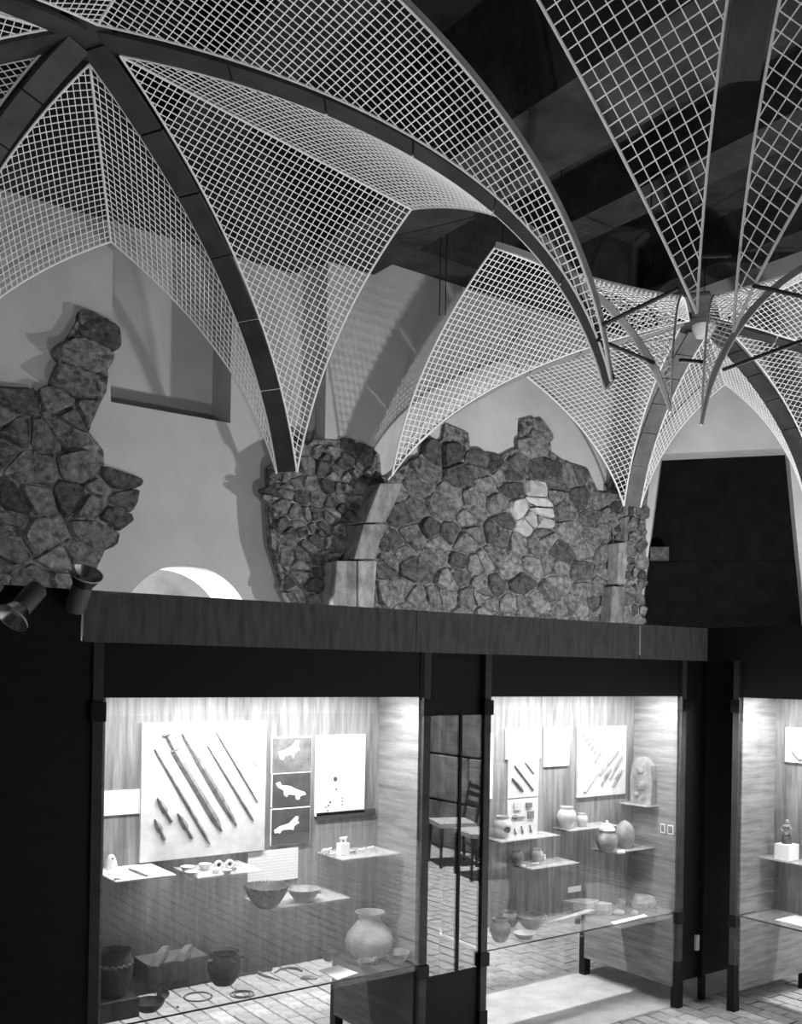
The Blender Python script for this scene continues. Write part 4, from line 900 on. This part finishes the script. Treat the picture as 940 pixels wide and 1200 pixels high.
for y0, y1, l in ((FY + .035, FY + .08, 'small framed card on the end panel'), (FY + .10, FY + .135, 'second smaller card on the end panel')):
    zc = onX(785, 972, xr).z; t = thing('small_card', l, 'label', (xr, y0, zc - .03)); MB().box(xr - .006, xr - .0005, y0, y1, zc - .03, zc + .03).build('frame', 'bar', t); MB().box(xr - .007, xr - .006, y0 + .006, y1 - .006, zc - .022, zc + .022).build('print', 'photo_grey', t)

# ---------------------------------------------------------------- showcase 3 (front along the y axis)
BX = C3X + CD
def onB(px, py, e=.0): return onX(px, py, BX - e)
a, b = onB(922, 852), onB(968, 897); t = thing('sickle_board', 'linen board with a curved blade in the corner showcase', 'board', (BX, (a.y + b.y) / 2, b.z))
MB().box(BX - .014, BX - .0005, b.y, a.y, b.z, a.z).build('board', 'linen', t)
pts = [onB(x, y, .02) for x, y in ((926, 868), (929, 880), (937, 889), (948, 888), (957, 880))]
solo('curved_knife', 'curved blade mounted in the corner showcase', 'blade', MB().tube(pts, [.004, .007, .009, .008, .003], 6), 'bronze_pale', smooth=True)
a = onB(902, 1000); zs3 = a.z
t = thing('shelf', 'pale shelf carrying the statuette on its block', 'shelf', (BX, a.y - .25, zs3 - .01), 0, 'shelves in the showcases')
MB().box(BX - .16, BX - .001, a.y - .5, a.y, zs3 - .008, zs3).build('shelf_plate', 'shelf_glass', t)
p = onX(922, 1000, BX - .085); p.z = zs3; s = mpp(p)
solo('white_block', 'white block under the dark statuette', 'display block', MB().obox(p + UP * (9 * s + .0005), X_, Y_, Z_, .055, .05, 9 * s), 'card')
c = p + UP * (18 * s + .001)
t = thing('statuette', 'dark bronze statuette with a raised head', 'statuette', tuple(c))
MB().lathe([(.03, 0), (.032, .03), (.024, .05), (.026, .055), (.02, .06)], c, 16).build('base', 'clay_dark', t, smooth=True)
MB().tube([c + UP * .06, c + Vector((.002, 0, .085)), c + Vector((-.003, .002, .11)), c + Vector((0, 0, .125))], [.022, .018, .024, .01], 10).build('torso', 'clay_mid', t, smooth=True)
MB().lathe([(0, .118), (.012, .124), (.015, .136), (.01, .148), (0, .152)], c, 12).build('head', 'clay_mid', t, smooth=True)
for s_ in (-1, 1): MB().tube([c + Vector((0, s_ * .018, .112)), c + Vector((-.01, s_ * .034, .095)), c + Vector((-.018, s_ * .022, .078))], [.008, .007, .005], 6).build('arm', 'clay_mid', t, smooth=True)
for yy, l in ((-.16, 'folded white card beside the statuette block'), (-.26, 'second folded white card beside the statuette block')):
    q_ = p + Y_ * yy; solo('folded_card', l, 'label', MB().prism([q_ + Vector((-.04, 0, .001)), q_ + Vector((.03, 0, .001)), q_ + Vector((.01, 0, .05))], (0, -.08, 0)), 'card')
MB_ = MB().box(5.40, 5.62, 2.43, 3.49, ZF + .0005, ZF + .006)
solo('label_sheet', 'long white text sheet on the floor of the corner showcase', 'label', MB_, 'card')
for k, l in ((0, 'first dark strip card on the long white sheet'), (1, 'second dark strip card on the long white sheet')):
    solo('strip_card', l, 'label', MB().box(5.465 + k * .07, 5.49 + k * .07, 2.6, 3.3, ZF + .0065, ZF + .009), 'photo_dark', 'strip cards on the white sheet')

# ---------------------------------------------------------------- spot lamps on the fascia
def lamp(label, p, aim, rr=.055, L=.17, base=True):
    p = Vector(p); d = Vector(aim).normalized(); t = thing('spot_lamp', label, 'lamp', tuple(p), 0, 'spot lamps on the fascia')
    MB().tube([p - d * L * .5, p - d * L * .45, p + d * L * .12, p + d * L * .2], [rr * .62, rr * .72, rr * .72, rr * .7], 20).build('housing', 'lamp_shell', t, smooth=True)
    MB().tube([p + d * L * .22, p + d * L * .36, p + d * L * .52], [rr * .72, rr * .95, rr * 1.18], 24, cap=False).build('reflector', 'reflector', t, smooth=True)
    MB().tube([p + d * L * .50, p + d * L * .535], rr * 1.21, 24, cap=False).build('rim', 'bar', t, smooth=True)
    MB().tube([p + d * L * .24, p + d * L * .36], [rr * .5, rr * .3], 16).build('bulb', 'white_lining', t, smooth=True)
    if base: MB().tube([p - d * L * .2, Vector((p.x, FY - .012, 2.36))], .009, 8).build('bracket', 'black', t)
lamp('spot lamp with open bright rim tilted to the vault', onY(94, 694, FY - .09), (.05, -.6, .8))
lamp('spot lamp pointing down beside the bright rimmed one', onY(30, 706, FY - .09), (-.55, -.25, -.62))
lamp('spot lamp turned away at the end of the row', onY(-22, 700, FY - .09), (-.5, .1, -.7))
for i, l, l2 in ((0, 'uplighter on a tall stand by the end bay', 'tall black stand carrying the uplighter of the end bay'), (2, 'uplighter on a stand behind the showcases', 'black lamp stand behind the showcases')):
    p, tg = Vector(UPLIGHTS[i][0]), Vector(UPLIGHTS[i][1]); d = (tg - p).normalized(); q_ = p - d * .12
    lamp(l, q_, d, base=False)
    t = thing('lamp_stand', l2, 'stand', (q_.x, q_.y, 0)); MB().tube([(q_.x, q_.y, .03), (q_.x, q_.y, q_.z - .062)], .018, 10).build('pole', 'black', t); MB().lathe([(.0, 0), (.2, 0), (.2, .03), (.03, .035)], (q_.x, q_.y, 0), 24).build('base', 'black', t)
# low black box added to darken the floor beyond the long showcase
solo('black_floor_box', 'low black box on the bricks beyond the long showcase', 'platform', MB().box(1.2, 3.3, 6.0, 7.4, 0.0, .12), 'black_wood')
# ---------------------------------------------------------------- stone pier and chairs across the room (mirrored in the glass)
pr = struct('wall_right_pier', MB().box(7.35, 8.2, -2.2, 1.1, 0, 6.9), 'mortar', 'pier of large dressed blocks behind the chairs')
for j in range(5):
    for k in range(4):
        y0 = -2.1 + k * .82 - (.3 if j % 2 else 0); y1 = y0 + .8; y0, y1 = max(y0, -2.2), min(y1, 1.1)
        if y1 - y0 > .1:
            o = MB().box(7.30, 7.36, y0 + .01, y1 - .01, j * .55 + .01, j * .55 + .54).build('stone', 'dressed', pr); b = o.modifiers.new('bevel', 'BEVEL'); b.width = .015; b.segments = 2
def chair(label, loc, rz):
    t = thing('wooden_chair', label, 'chair', loc, rz, 'chairs by the stone pier'); Wm = WORLD[t.name]
    def part(nm, m, mb, sm=False): mb.v = [Wm @ q for q in mb.v]; return mb.build(nm, m, t, smooth=sm)
    for x in (-.2, .2):
        part('leg', 'chair_wood', MB().tube([(x, -.2, 0), (x, -.19, .43)], [.014, .02], 8))
        part('leg', 'chair_wood', MB().tube([(x, .21, 0), (x, .19, .43), (x, .22, .66), (x, .27, .88)], [.015, .02, .018, .015], 8))
    part('seat', 'cushion', MB().box(-.22, .22, -.22, .2, .43, .475))
    for z, y in ((.84, .258), (.76, .24), (.66, .22)): part('back_slat', 'chair_wood', MB().box(-.2, .2, y - .01, y + .012, z - .025, z + .025))
    for y in (-.19, .19): part('stretcher', 'chair_wood', MB().box(-.2, .2, y - .01, y + .01, .2, .225))
    return t
chair('dark wooden chair with pale seat, farther into the corner', (6.75, -.35, 0), R(-70))
chair('dark wooden chair with pale seat, beside the lit floor', (6.6, .3, 0), R(-75))
lp = thing('added_ceiling_spot', 'added small black ceiling spot above the chairs', 'lamp', (5.6, .6, 5.3)); MB().tube([(5.6, .6, 5.28), (5.6, .6, 5.46)], .05, 16).build('housing', 'black', lp, smooth=True); MB().tube([(5.6, .6, 5.46), (5.6, .6, 6.5)], .01, 6).build('stem', 'black', lp)  # made-up lamp body for the added light on the chairs
